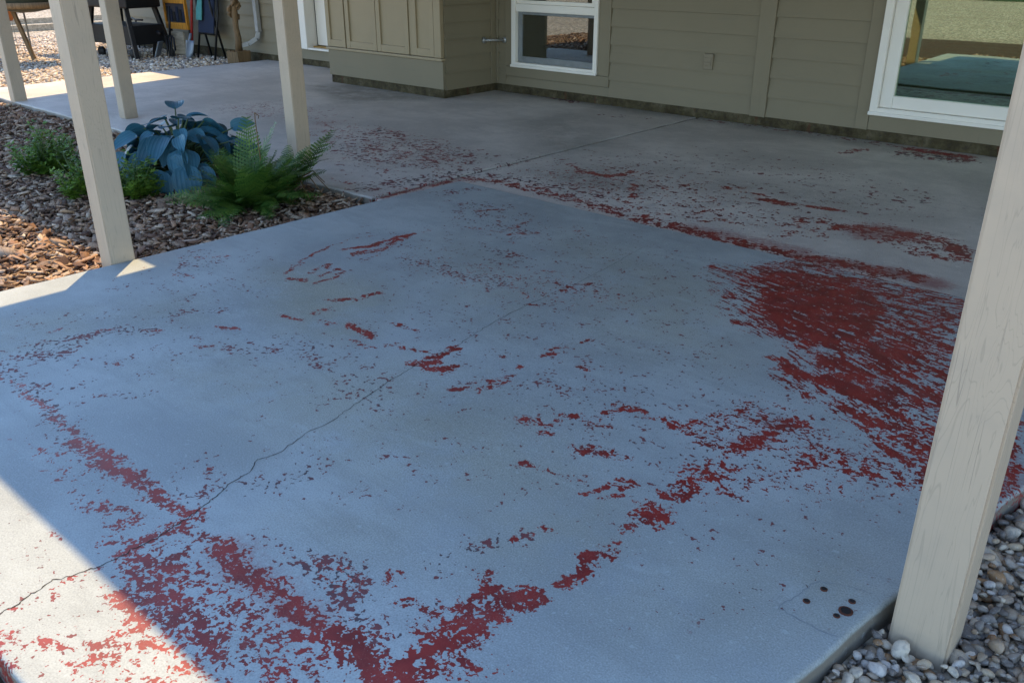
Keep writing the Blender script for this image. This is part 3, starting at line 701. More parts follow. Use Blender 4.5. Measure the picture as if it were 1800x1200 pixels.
def mat_leaf(name, c0, c1, vein=None, rough=0.45, trans=0.25, spec=0.4):
    t = NT(name)
    r = t.math('FRACT', t.math('ADD', t.attr('rnd'), t.rnd()))
    c = t.mix(r, c0, c1)
    c = t.mix(t.math('MULTIPLY', t.step(t.noise(18, 3, 0.6), 0.35, 0.7), 0.35), c, tuple(x * 0.65 for x in c0))
    nrm = None
    if vein:
        v = t.attr('vein')
        w = t.math('ABSOLUTE', t.math('SUBTRACT', t.math('FRACT', t.math('MULTIPLY', v, 7.0)), 0.5))
        c = t.mix(t.math('MULTIPLY', t.step(w, 0.12, 0.0), 0.4), c, vein)
        c = t.mix(t.math('MULTIPLY', t.step(t.attr('rim'), 0.93, 1.0), 0.5), c, vein)
        nrm = t.bump(w, 0.5, 0.004)
    m = t.bsdf(c, rough, nrm, spec)
    b = [n for n in t.t.nodes if n.type == 'BSDF_PRINCIPLED'][0]
    tr = t.n('ShaderNodeBsdfTranslucent'); t.put(tr.inputs['Color'], c)
    mx = t.n('ShaderNodeMixShader'); mx.inputs[0].default_value = trans
    t.t.links.new(b.outputs[0], mx.inputs[1]); t.t.links.new(tr.outputs[0], mx.inputs[2])
    t.t.links.new(mx.outputs[0], t.out.inputs['Surface'])
    return m

def mat_glass(name, tint, refl, gcol=(0.95, 1.0, 0.96)):
    t = NT(name)
    tr = t.n('ShaderNodeBsdfTransparent'); t.put(tr.inputs[0], tint)
    gl = t.n('ShaderNodeBsdfGlossy'); gl.inputs['Roughness'].default_value = 0.012; t.put(gl.inputs['Color'], gcol)
    t.put(gl.inputs['Normal'], t.bump(t.noise(1.6, 2, 0.5), 0.02, 0.02))
    fr = t.n('ShaderNodeFresnel'); fr.inputs[0].default_value = 1.5
    fac = t.math('ADD', t.math('MULTIPLY', fr.outputs[0], 0.7), refl, clamp=True)
    mx = t.n('ShaderNodeMixShader'); t.put(mx.inputs[0], fac)
    t.t.links.new(tr.outputs[0], mx.inputs[1]); t.t.links.new(gl.outputs[0], mx.inputs[2])
    t.t.links.new(mx.outputs[0], t.out.inputs['Surface'])
    return t.m

def mat_plain(name, col, rough=0.5, metal=0.0, var=0.25, sc=20, spec=0.4):
    t = NT(name); a = t.noise(sc, 4, 0.65)
    c = t.mix(t.math('MULTIPLY', t.step(a, 0.35, 0.75), var * 2), col, tuple(x * 0.6 for x in col))
    return t.bsdf(c, rough, t.bump(a, 0.2, 0.003), spec, metal)

def mat_wood(name, col, sc=(40, 40, 3)):
    t = NT(name); g = t.noise(1.0, 4, 0.65, 1.0, vec=t.mapping(t.objco(), sc))
    c = t.mix(t.step(g, 0.35, 0.7), col, tuple(x * 0.5 for x in col))
    return t.bsdf(c, 0.7, t.bump(g, 0.4, 0.004), 0.3)

M = dict(
    slab=mat_slab('concrete_front', (0.355, 0.385, 0.375), (0.30, 0.275, 0.165)),
    slab_rear=mat_slab('concrete_rear', (0.57, 0.52, 0.455), (0.21, 0.195, 0.16), 0.55, -0.02, 0.045),
    post=mat_post(), siding=mat_siding(), stem=mat_stem(),
    trim=mat_paint('trim_paint', (0.225, 0.188, 0.120), 0.55, 0.12),
    closet=mat_paint('closet_paint', (0.335, 0.262, 0.155), 0.5, 0.12),
    white=mat_paint('white_vinyl', (0.83, 0.78, 0.69), 0.35, 0.0, dirt=0.06),
    screen_frame=mat_plain('screen_frame', (0.22, 0.235, 0.235), 0.45),
    stone=mat_stone('river_stone', 1.0), gravel=mat_stone('pale_gravel', 1.45), bark=mat_bark(), ground=mat_ground(), soil=mat_soil(), lawn=mat_lawn(),
    hosta=mat_leaf('hosta_leaf', (0.022, 0.105, 0.150), (0.045, 0.165, 0.225), (0.12, 0.24, 0.27), 0.42, 0.12),
    fern=mat_leaf('fern_leaf', (0.028, 0.095, 0.014), (0.13, 0.23, 0.035), None, 0.5, 0.2),
    bush=mat_leaf('bush_leaf', (0.05, 0.14, 0.018), (0.21, 0.33, 0.035), None, 0.5, 0.3),
    stalk=mat_plain('plant_stalk', (0.07, 0.11, 0.035), 0.6), dead=mat_plain('dead_frond', (0.20, 0.12, 0.05), 0.8),
    glass_dark=mat_glass('window_glass', (0.55, 0.58, 0.57), 0.16),
    glass_green=mat_glass('patio_door_glass', (0.42, 0.62, 0.52), 0.27, (0.88, 1.0, 0.74)),
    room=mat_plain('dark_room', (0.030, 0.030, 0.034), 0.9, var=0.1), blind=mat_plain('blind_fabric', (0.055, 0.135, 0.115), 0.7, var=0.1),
    scar=mat_plain('scar_mortar', (0.25, 0.265, 0.27), 0.95, sc=60),
    joint=mat_plain('crack_dirt', (0.045, 0.036, 0.03), 0.95, sc=60), rust=mat_plain('rust', (0.10, 0.03, 0.014), 0.8, sc=120), hole=mat_plain('hole_dirt', (0.018, 0.014, 0.012), 0.95),
    roof=mat_paint('porch_soffit', (0.80, 0.74, 0.64), 0.6, 0.1, axis=0), shingle=mat_plain('roof_shingle', (0.10, 0.095, 0.09), 0.9, sc=12),
    black=mat_plain('black_metal', (0.006, 0.006, 0.007), 0.45, sc=30), black2=mat_plain('black_plastic', (0.007, 0.007, 0.008), 0.6), steel=mat_plain('worn_steel', (0.23, 0.26, 0.30), 0.45, 0.5, sc=30),
    galv=mat_plain('galvanised', (0.42, 0.42, 0.40), 0.4, 0.6), orange=mat_wood('orange_wood', (0.62, 0.27, 0.03)), red=mat_plain('red_handle', (0.36, 0.03, 0.025), 0.45), rubber=mat_plain('blue_sling', (0.012, 0.02, 0.045), 0.8), teal=mat_plain('teal_cloth', (0.07, 0.26, 0.24), 0.8),
    oak=mat_wood('brown_wood', (0.23, 0.15, 0.075)), terracotta=mat_plain('orange_tray', (0.50, 0.17, 0.045), 0.5), olive=mat_plain('olive_bowl', (0.075, 0.075, 0.05), 0.45), downspout=mat_plain('downspout_paint', (0.38, 0.38, 0.36), 0.45), mesh_panel=mat_plain('dark_panel', (0.03, 0.035, 0.05), 0.4, sc=35),
    threshold=mat_wood('threshold_wood', (0.42, 0.25, 0.07), (4, 40, 40)), cover=mat_paint('outlet_cover', (0.23, 0.19, 0.125), 0.4, 0.0), timber=mat_wood('pale_timber', (0.52, 0.44, 0.32), (3, 30, 30)), wire=mat_plain('fence_wire', (0.20, 0.19, 0.17), 0.5, 0.6),
)

# ------------------------------------------------------------------ slabs
def poly_sd(P, poly):
    """signed distance (inside positive) of points P (n,2) to a polygon"""
    poly = np.asarray(poly, float); n = len(poly)
    d = np.full(len(P), 1e9); ins = np.zeros(len(P), bool)
    for i in range(n):
        a = poly[i]; b = poly[(i+1) % n]; ab = b - a
        tt = np.clip(((P - a) @ ab) / max(ab @ ab, 1e-12), 0, 1)
        d = np.minimum(d, np.hypot(*(P - a - tt[:, None] * ab).T))
        c = (a[1] > P[:, 1]) != (b[1] > P[:, 1])
        with np.errstate(divide='ignore', invalid='ignore'):
            xi = a[0] + (P[:, 1] - a[1]) * (b[0] - a[0]) / (b[1] - a[1])
        ins ^= c & (P[:, 0] < xi)
    return np.where(ins, d, -d)

def line_d(P, pts):
    pts = np.asarray(pts, float); d = np.full(len(P), 1e9)
    for a, b in zip(pts[:-1], pts[1:]):
        ab = b - a; tt = np.clip(((P - a) @ ab) / max(ab @ ab, 1e-12), 0, 1)
        d = np.minimum(d, np.hypot(*(P - a - tt[:, None] * ab).T))
    return d

def wobble(P, s, a):
    x = P[:, 0] * s; y = P[:, 1] * s
    return a * np.stack([np.sin(x*1.3+y*2.1+1)+.6*np.sin(x*3.7-y*2.9), np.sin(x*2.3-y*1.7+2)+.6*np.sin(-x*3.1+y*4.3)], 1)

def paint_attrs(P2, which):
    A = {k: np.zeros(len(P2), np.float32) for k in 'cfshn'}
    Pw = P2 + wobble(P2, 14, 0.007)
    for s, ch, kind, d, w, pts in PAINT:
        if s != which: continue
        q = np.asarray(pts); m = w * (2.2 if kind == 's' else 1.2) + 0.03
        sel = np.where((Pw[:, 0] > q[:, 0].min()-m) & (Pw[:, 0] < q[:, 0].max()+m) & (Pw[:, 1] > q[:, 1].min()-m) & (Pw[:, 1] < q[:, 1].max()+m))[0]
        if len(sel) == 0: continue
        if kind == 's':
            dd = line_d(Pw[sel], q); v = d * np.clip(1.4 - dd / w * 0.75, 0, 1) ** 0.9
        else:
            sd = poly_sd(Pw[sel], q); u = np.clip((sd + w) / (2 * w), 0, 1); v = d * u * u * (3 - 2 * u)
        A[ch][sel] = np.maximum(A[ch][sel], v)
    return dict(chip=A['c'], fine=A['f'], streak=A['s'], haze=A['h'], stain=A['n'])

def slab(name, corners, z, depth, cell, mat, which, nose=0.014):
    c = [np.array(p, float) for p in corners]           # front-left, front-right, back-right, back-left
    def axis(L):
        prof = [(0.0, -depth), (0.0, -nose)]
        for k in range(1, 5):
            a = math.pi / 2 * k / 4
            prof.append((nose * (1 - math.cos(a)), -nose + nose * math.sin(a)))
        n = max(2, int((L - 2 * nose) / cell))
        mid = [(nose + (L - 2 * nose) * i / n, 0.0) for i in range(1, n)]
        pr = prof + mid + [(L - e, dz) for e, dz in reversed(prof)]
        return np.array([p[0] / L for p in pr]), np.array([p[1] for p in pr])
    Lu = (np.linalg.norm(c[1]-c[0]) + np.linalg.norm(c[2]-c[3])) / 2; Lv = (np.linalg.norm(c[3]-c[0]) + np.linalg.norm(c[2]-c[1])) / 2
    u, zu = axis(Lu); v, zv = axis(Lv)
    U, Vv = np.meshgrid(u, v, indexing='ij'); ZU, ZV = np.meshgrid(zu, zv, indexing='ij')
    P = (1-U)[..., None]*(1-Vv)[..., None]*c[0] + U[..., None]*(1-Vv)[..., None]*c[1] + U[..., None]*Vv[..., None]*c[2] + (1-U)[..., None]*Vv[..., None]*c[3]
    Z = z + np.minimum(ZU, ZV)
    P2 = P.reshape(-1, 2)
    edge = np.exp(-np.minimum(np.minimum(U*Lu, (1-U)*Lu), np.minimum(Vv*Lv, (1-Vv)*Lv)).reshape(-1) / 0.03)
    P2w = P2 + wobble(P2, 9, 0.0022) * edge[:, None]
    x, y = P2[:, 0], P2[:, 1]
    Zf = Z.reshape(-1) + 0.0012*np.sin(x*2.3+y*1.1)*np.sin(y*1.9-x*.7)
    ni, nj = U.shape
    I = np.arange(ni*nj).reshape(ni, nj)
    F = np.stack([I[:-1, :-1], I[1:, :-1], I[1:, 1:], I[:-1, 1:]], -1).reshape(-1, 4)
    me = np_mesh(name, np.column_stack([P2w, Zf]), F, paint_attrs(P2, which))
    o = link_mesh(name, me, mat, None, True)
    return tag(o, kind='structure')

front_slab = slab('patio_extension', [(-3.585, 0.285), (-0.545, 0.295), (-0.085, 3.425), (-3.485, 3.455)], 0.0, 0.16, 0.0115, M['slab'], 'f', 0.009)
rear_a = slab('patio', [(-9.5, 2.95), (-3.639, 2.93), (-3.627, 6.26), (-9.55, 6.26)], -0.02, 0.14, 0.022, M['slab_rear'], 'r', 0.008)
rear_b = slab('patio', [(-3.607, 2.93), (2.6, 2.93), (2.6, 6.26), (-3.595, 6.26)], -0.02, 0.14, 0.022, M['slab_rear'], 'r', 0.008)
MB().prism([(-3.643, 3.3), (-3.603, 3.3), (-3.591, 6.25), (-3.631, 6.25)], -0.10, -0.06).build('joint_filler', M['joint'], rear_a)

# hairline crack across the front slab
def ribbon(name, pts, w0, z, mat, parent, seed):
    rg = random.Random(seed); P = []
    for a, b in zip(pts[:-1], pts[1:]):
        for k in range(6):
            t = k / 6
            P.append((a[0]+(b[0]-a[0])*t + rg.gauss(0, 0.0022), a[1]+(b[1]-a[1])*t + rg.gauss(0, 0.0022)))
    P.append(pts[-1]); V = []; F = []
    for i, p in enumerate(P):
        q = P[min(i+1, len(P)-1)]; r = P[max(i-1, 0)]
        d = Vector((q[0]-r[0], q[1]-r[1])).normalized(); n = Vector((-d.y, d.x))
        s = 1 - i / len(P)
        w = w0 * (0.35 + 0.65 * s) * rg.uniform(0.45, 1.3)
        zz = z + 0.0012*math.sin(p[0]*2.3+p[1]*1.1)*math.sin(p[1]*1.9-p[0]*.7)
        V += [(p[0]+n.x*w, p[1]+n.y*w, zz), (p[0]-n.x*w, p[1]-n.y*w, zz)]
        if i: F.append((2*i-2, 2*i-1, 2*i+1, 2*i))
    me = bpy.data.meshes.new(name); me.from_pydata(V, [], F); me.update()
    return link_mesh(name, me, mat, parent)
CRACK = [(-1.65, 0.30), (-1.66, 0.337), (-1.661, 0.369), (-1.674, 0.407), (-1.684, 0.451), (-1.668, 0.497), (-1.655, 0.559), (-1.658, 0.617), (-1.663, 0.687), (-1.675, 0.743), (-1.686, 0.785), (-1.708, 0.85), (-1.731, 0.896), (-1.739, 0.957), (-1.777, 1.002), (-1.761, 1.04), (-1.777, 1.122), (-1.799, 1.184), (-1.789, 1.248), (-1.814, 1.323), (-1.832, 1.4), (-1.861, 1.512), (-1.875, 1.605), (-1.885, 1.663), (-1.89, 1.833), (-1.913, 1.937), (-1.925, 1.992), (-1.943, 2.113), (-1.957, 2.285), (-1.961, 2.439), (-1.962, 2.564), (-1.978, 2.773), (-2.001, 2.947), (-2.026, 3.133)]
ribbon('crack', CRACK, 0.0017, 0.0006, M['joint'], front_slab, 3)
ribbon('mortar_scar', [(-0.398, 1.375), (-0.45, 1.374), (-0.519, 1.375), (-0.508, 1.44), (-0.493, 1.514), (-0.44, 1.535), (-0.395, 1.545)], 0.0016, 0.0006, M['scar'], front_slab, 8)
for (x, y, r) in [(-0.414, 1.459, 0.0125), (-0.422, 1.434, 0.006), (-0.416, 1.495, 0.0065), (-0.485, 1.435, 0.0065), (-0.474, 1.493, 0.0065)]:
    h = MB().lathe([(r*1.15, 0.0), (r*1.15, 0.0016), (r*0.95, 0.0022)], (x, y, 0.0), 14).build('anchor_stub', M['rust'], front_slab)
    MB().lathe([(r*0.8, 0.0), (r*0.8, 0.0014)], (x, y, 0.0016), 12).build('anchor_hole', M['hole'], h)

# ------------------------------------------------------------------ ground
def sheet(name, poly, z, mat, kind='structure', cuts=0):
    me = bpy.data.meshes.new(name); me.from_pydata([(x, y, z) for x, y in poly], [], [tuple(range(len(poly)))]); me.update()
    return tag(link_mesh(name, me, mat), kind=kind)
ground = sheet('ground', [(-150, -150), (150, -150), (150, 150), (-150, 150)], -0.10, M['ground'])
bed = sheet('mulch_bed', [(-9.3, -2.6), (-0.62, -2.6), (-0.62, 0.33), (-3.52, 0.33), (-3.47, 3.0), (-9.3, 3.0)], -0.085, M['soil'])
lawn = sheet('lawn', [(-60, -60), (60, -60), (60, -15.6), (2, -15.8), (-9, -15.2), (-60, -15.4)], -0.088, M['lawn'])

def ico(sub):
    b = bmesh.new(); bmesh.ops.create_icosphere(b, subdivisions=sub, radius=1.0)
    V = np.array([v.co[:] for v in b.verts]); F = np.array([[v.index for v in f.verts] for f in b.faces]); b.free(); return V, F
ICO1, ICO2 = ico(1), ico(2)

def rot_mats(n, tilt, rng):
    a = rng.uniform(0, 2*np.pi, n); tx = rng.normal(0, tilt, n); ty = rng.normal(0, tilt, n)
    ca, sa = np.cos(a), np.sin(a); Z0 = np.zeros(n); O = np.ones(n)
    Rz = np.stack([np.stack([ca, -sa, Z0], -1), np.stack([sa, ca, Z0], -1), np.stack([Z0, Z0, O], -1)], 1)
    Rx = np.stack([np.stack([O, Z0, Z0], -1), np.stack([Z0, np.cos(tx), -np.sin(tx)], -1), np.stack([Z0, np.sin(tx), np.cos(tx)], -1)], 1)
    Ry = np.stack([np.stack([np.cos(ty), Z0, np.sin(ty)], -1), np.stack([Z0, O, Z0], -1), np.stack([-np.sin(ty), Z0, np.cos(ty)], -1)], 1)
    return Rx @ Ry @ Rz

def inside(P, poly): return poly_sd(P, poly) > 0

def jitter_pts(x0, x1, y0, y1, sp, rng, test):
    gx, gy = np.meshgrid(np.arange(x0, x1, sp), np.arange(y0, y1, sp))
    P = np.column_stack([gx.ravel(), gy.ravel()]) + rng.uniform(-.55*sp, .55*sp, (gx.size, 2))
    return P[test(P)]

def scatter_mesh(name, base, P, Z, size, rng, lump, tilt, cuts=0):
    V0, F0 = base; n = len(P)
    V = np.repeat(V0[None], n, 0) * size[:, None, :]
    # low frequency lumps so no two pieces are alike
    for _ in range(2):
        k = rng.normal(0, 1, (n, 3)); k /= np.linalg.norm(k, axis=1)[:, None]
        V *= 1 + lump * np.sign(np.einsum('vc,nc->nv', V0, k))[..., None] * np.abs(np.einsum('vc,nc->nv', V0, k))[..., None] ** 2
    for _ in range(cuts):
        k = rng.normal(0, 1, (n, 3)); k /= np.linalg.norm(k, axis=1)[:, None]
        U = V / size[:, None, :]; d = np.einsum('nvc,nc->nv', U, k); c = rng.uniform(0.45, 0.85, n)[:, None]
        V = (U - np.maximum(d - c, 0)[..., None] * k[:, None, :]) * size[:, None, :]
    V = np.einsum('nij,nvj->nvi', rot_mats(n, tilt, rng), V)
    V += np.column_stack([P, Z])[:, None, :]
    F = (F0[None] + (np.arange(n) * len(V0))[:, None, None]).reshape(-1, F0.shape[1])
    return np_mesh(name, V.reshape(-1, 3), F, dict(rnd=np.repeat(rng.uniform(0, 1, n), len(V0))))

def proto_meshes(prefix, base, k, lump, rng, mat):
    out = []
    for i in range(k):
        me = scatter_mesh(prefix, base, np.zeros((1, 2)), np.zeros(1), np.ones((1, 3)), rng, lump, 0.0, 5)
        me.attributes['rnd'].data.foreach_set('value', np.zeros(len(me.vertices), np.float32))
        me.materials.append(mat); out.append(me)
    return out

# river stones beside the slab: the nearest ones singly, the rest as one mass
slab_poly = [(-3.585, 0.285), (-0.535, 0.285), (-0.065, 3.48), (-3.495, 3.475)]
post_hole = lambda P: ~((np.abs(P[:, 0]+0.285) < 0.058) & (np.abs(P[:, 1]-1.545) < 0.053))
stone_ok = lambda P: (~inside(P, slab_poly)) & post_hole(P)
gravel = sheet('gravel_bed', [(-0.62, 0.2), (1.6, 0.2), (1.6, 2.92), (-0.2, 2.92), (-0.62, 0.3)], -0.070, M['ground'])
P1 = jitter_pts(-0.60, 0.20, 0.85, 2.92, 0.0185, RNG, stone_ok); P2 = jitter_pts(-0.60, 0.20, 0.85, 2.92, 0.0195, RNG, stone_ok)
PS = np.vstack([P1, P2]); ZS = np.concatenate([RNG.normal(-0.060, 0.003, len(P1)), RNG.normal(-0.046, 0.005, len(P2))])
r0 = RNG.lognormal(math.log(0.0100), 0.36, len(PS)).clip(0.0045, 0.024)
SS = np.column_stack([r0 * RNG.uniform(1.0, 1.45, len(PS)), r0 * RNG.uniform(0.8, 1.1, len(PS)), r0 * RNG.uniform(0.5, 0.8, len(PS))])
view = np.column_stack([PS[:, 0] + 0.30, PS[:, 1] - 1.50])
dist = np.hypot(view[:, 0], view[:, 1] * 0.75) + np.where(np.arange(len(PS)) < len(P1), 9, 0)
near = np.argsort(dist)[:300]; far = np.setdiff1d(np.arange(len(PS)), near)
o = link_mesh('stones', scatter_mesh('stones', ICO2, PS[far], ZS[far], SS[far], RNG, 0.16, 0.35, 4), M['stone'], gravel, True); tag(o, kind='stuff')
pst = proto_meshes('stone', ICO2, 14, 0.2, RNG, M['stone'])
for me in pst: me.polygons.foreach_set('use_smooth', [True]*len(me.polygons))
for i in near:
    o = bpy.data.objects.new('stone', pst[int(RNG.integers(14))]); COL.objects.link(o); o.parent = gravel
    o.location = (PS[i, 0], PS[i, 1], ZS[i]); o.scale = SS[i]; o.rotation_euler = (RNG.normal(0, .35), RNG.normal(0, .35), RNG.uniform(0, 6.28))

# pale gravel yard to the far left
yard = sheet('gravel_yard', [(-15.6, -2.0), (-9.32, -2.0), (-9.32, 2.9), (-9.48, 2.9), (-9.54, 6.3), (-15.6, 6.3)], -0.086, M['ground'])
PG = jitter_pts(-15.5, -9.3, 2.0, 6.24, 0.036, RNG, lambda P: ~((P[:, 0] > -9.52) & (P[:, 1] > 2.95)))
rg = RNG.lognormal(math.log(0.019), 0.25, len(PG)).clip(0.010, 0.034)
o = link_mesh('gravel', scatter_mesh('gravel', ICO1, PG, RNG.normal(-0.074, 0.006, len(PG)), np.column_stack([rg*1.2, rg, rg*0.75]), RNG, 0.15, 0.4, 2), M['gravel'], yard); tag(o, kind='stuff')

# bark mulch
BOX = (np.array([[x, y, z] for x in (-1, 1) for y in (-1, 1) for z in (-1, 1)], float), np.array([[0, 1, 3, 2], [4, 6, 7, 5], [0, 4, 5, 1], [2, 3, 7, 6], [0, 2, 6, 4], [1, 5, 7, 3]]))
posts_xy = [(-3.6, 1.515), (-4.69, 3.23), (-8.53, 3.0)]
def mulch_ok(P):
    ok = (P[:, 0] < -3.505 - 0.03*np.clip((3.4-P[:, 1])/3, 0, 1)) | (P[:, 1] < 0.27)
    for x, y in posts_xy: ok &= ~((np.abs(P[:, 0]-x) < 0.055) & (np.abs(P[:, 1]-y) < 0.055))
    return ok & (P[:, 1] < 2.94)
def chips(n, rng):
    L = rng.lognormal(math.log(0.0145), 0.45, n).clip(0.006, 0.042)
    return np.column_stack([L, L * rng.uniform(0.25, 0.6, n), L * rng.uniform(0.06, 0.14, n) + 0.0012])
PA = jitter_pts(-9.25, -3.45, 0.5, 2.95, 0.027, RNG, mulch_ok); PB = jitter_pts(-9.25, -3.45, 0.5, 2.95, 0.027, RNG, mulch_ok); PC = jitter_pts(-3.45, -0.7, -0.35, 0.29, 0.027, RNG, mulch_ok)
PM = np.vstack([PA, PB, PC]); ZM = np.concatenate([RNG.normal(-0.075, 0.004, len(PA)), RNG.normal(-0.058, 0.008, len(PB)), RNG.normal(-0.066, 0.008, len(PC))])
CM = chips(len(PM), RNG)
def chip_mesh(name, P, Z, S, rng, tilt=0.33):
    V0, F0 = BOX; n = len(P)
    V = (V0[None] + rng.normal(0, 0.22, (n, 8, 3))) * S[:, None, :]
    V = np.einsum('nij,nvj->nvi', rot_mats(n, tilt, rng), V) + np.column_stack([P, Z])[:, None, :]
    F = (F0[None] + (np.arange(n)*8)[:, None, None]).reshape(-1, 4)
    return np_mesh(name, V.reshape(-1, 3), F, dict(rnd=np.repeat(rng.uniform(0, 1, n), 8)))
top = np.arange(len(PA), len(PA)+len(PB)); dm = np.full(len(PM), 99.0)
dm[top] = np.hypot(PM[top, 0] + 3.75, (PM[top, 1] - 1.45)*0.6)
nearm = np.argsort(dm)[:300]; farm = np.setdiff1d(np.arange(len(PM)), nearm)
o = link_mesh('bark_chips', chip_mesh('bark_chips', PM[farm], ZM[farm], CM[farm], RNG), M['bark'], bed); tag(o, kind='stuff')
pch = []
for i in range(14):
    me = chip_mesh('bark_chip', np.zeros((1, 2)), np.zeros(1), np.ones((1, 3)), RNG, 0.0)
    me.attributes['rnd'].data.foreach_set('value', np.zeros(8, np.float32)); me.materials.append(M['bark']); pch.append(me)
for i in nearm:
    o = bpy.data.objects.new('bark_chip', pch[int(RNG.integers(14))]); COL.objects.link(o); o.parent = bed
    o.location = (PM[i, 0], PM[i, 1], ZM[i]); o.scale = CM[i]; o.rotation_euler = (RNG.normal(0, .3), RNG.normal(0, .3), RNG.uniform(0, 6.28))

# ------------------------------------------------------------------ house
WY = 6.27                                   # outer face of the wall sheathing
LAP = 0.1415; Z0 = 0.05
house = empty('house', (-5.0, WY, 0.0))
tag(house, 'grey-green lap sided house wall with white windows behind the patio', 'house')
def hb(mb, name, mat, parent=None, smooth=False):
    o = mb.build(name, M[mat], parent or house, smooth)
    p = parent or house
    o.matrix_parent_inverse = Matrix.Translation(-Vector(house.location)) if p is house else Matrix.Identity(4)
    return o

lap_cache = {}
def lap_board(x0, x1, z0, h, along='x', at=WY):
    """one lap siding board: thin at the top, proud at the bottom"""
    L = x1 - x0; key = (round(L, 3), round(h, 3), along)
    if key not in lap_cache:
        a, b, t = 0.020, 0.004, -0.004
        V = [(0, -a, 0), (L, -a, 0), (L, -b, h), (0, -b, h), (0, -t, 0), (L, -t, 0), (L, -t, h), (0, -t, h)]
        if along == 'y': V = [(-y, x, z) for x, y, z in V]
        me = bpy.data.meshes.new('siding_board'); me.from_pydata(V, [], [(0, 1, 2, 3), (5, 4, 7, 6), (4, 5, 1, 0), (3, 2, 6, 7), (4, 0, 3, 7), (1, 5, 6, 2)]); me.update()
        me.materials.append(M['siding']); lap_cache[key] = me
    o = bpy.data.objects.new('siding_board', lap_cache[key]); COL.objects.link(o); o.parent = house
    o.matrix_parent_inverse = Matrix.Translation(-Vector(house.location))
    o.location = (x0, at, z0) if along == 'x' else (at, x0, z0)
    return o
def lap_run(x0, x1, z_lo, z_hi, along='x', at=WY):
    k = 0
    while Z0 + k*LAP < z_hi - 1e-4:
        a = max(Z0 + k*LAP, z_lo); b = min(Z0 + (k+1)*LAP, z_hi)
        if b - a > 0.012: lap_board(x0, x1, a, b - a - 0.002, along, at)
        k += 1
TOP = 2.3
# sheathing around the openings and the rooms behind them
for (x0, x1, z0, z1) in [(-13.25, -8.70, 0, TOP), (-8.70, -7.70, 0, 0.165), (-8.70, -7.70, 2.0, TOP), (-7.70, -5.60, 0, TOP), (-5.60, -4.60, 0, 0.215), (-5.60, -4.60, 1.55, TOP), (-4.60, -2.24, 0, TOP), (-2.24, -0.52, 0, 0.16), (-2.24, -0.52, 1.9, TOP), (-0.52, 4.0, 0, TOP)]:
    hb(MB().box((x0, WY+0.006, z0-0.1 if z0 == 0 else z0), (x1, WY+0.10, z1)), 'wall_panel', 'siding')
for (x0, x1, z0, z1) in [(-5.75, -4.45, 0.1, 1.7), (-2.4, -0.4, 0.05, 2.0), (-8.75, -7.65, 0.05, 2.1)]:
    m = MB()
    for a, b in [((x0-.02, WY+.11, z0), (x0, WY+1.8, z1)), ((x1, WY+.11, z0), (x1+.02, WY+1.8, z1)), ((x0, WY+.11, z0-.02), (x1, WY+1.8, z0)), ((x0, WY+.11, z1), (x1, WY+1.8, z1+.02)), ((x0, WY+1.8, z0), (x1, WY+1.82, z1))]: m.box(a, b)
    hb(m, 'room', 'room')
hb(MB().box((-13.23, WY+.11, -0.1), (-13.13, WY+5, TOP)), 'end_wall', 'siding')
hb(MB().box((3.9, WY+.11, -0.1), (4.0, WY+5, TOP)), 'end_wall', 'siding')
hb(MB().box((-13.2, WY+4.9, -0.1), (4.0, WY+5, TOP)), 'back_wall', 'siding')
# foundation strip
hb(MB().box((-13.2, WY-0.006, -0.15), (-5.79, WY+0.005, 0.048)), 'foundation', 'stem')
hb(MB().box((-5.785, WY-0.008, -0.15), (4.0, WY+0.005, 0.048)), 'foundation', 'stem')
# siding
lap_run(-13.2, -8.80, 0.05, TOP)
lap_run(-8.80, -7.72, 0.05, 0.155)
lap_run(-5.755, -5.665, 0.05, TOP); lap_run(-5.665, -4.49, 0.05, 0.124); lap_run(-5.665, -4.49, 1.72, TOP)
lap_run(-4.488, -3.162, 0.05, TOP); lap_run(-3.033, -2.352, 0.05, TOP); lap_run(-0.37, 3.95, 0.05, TOP)
# trims
T = 0.022
for nm, a, b in [('corner_trim', (-5.785, WY-T, 0.05), (-5.757, WY+.004, TOP)), ('window_trim', (-5.664, WY-T, 0.215), (-5.582, WY+.004, 1.72)), ('window_trim', (-4.610, WY-T, 0.215), (-4.490, WY+.004, 1.72)), ('window_trim', (-5.664, WY-T+.002, 0.126), (-4.490, WY+.004, 0.213)),
                 ('wall_batten', (-3.160, WY-T-.006, 0.045), (-3.035, WY+.004, TOP)), ('window_trim', (-2.350, WY-T-.004, 0.05), (-2.262, WY+.004, TOP)), ('sill_panel', (-2.260, WY-T, 0.052), (-0.46, WY+.004, 0.156)), ('window_trim', (-0.458, WY-T-.004, 0.05), (-0.372, WY+.004, TOP)), ('window_trim', (-5.664, WY-T+.002, 1.63), (-4.490, WY+.004, 1.72))]:
    hb(MB().box(a, b, 0.003), nm, 'trim')
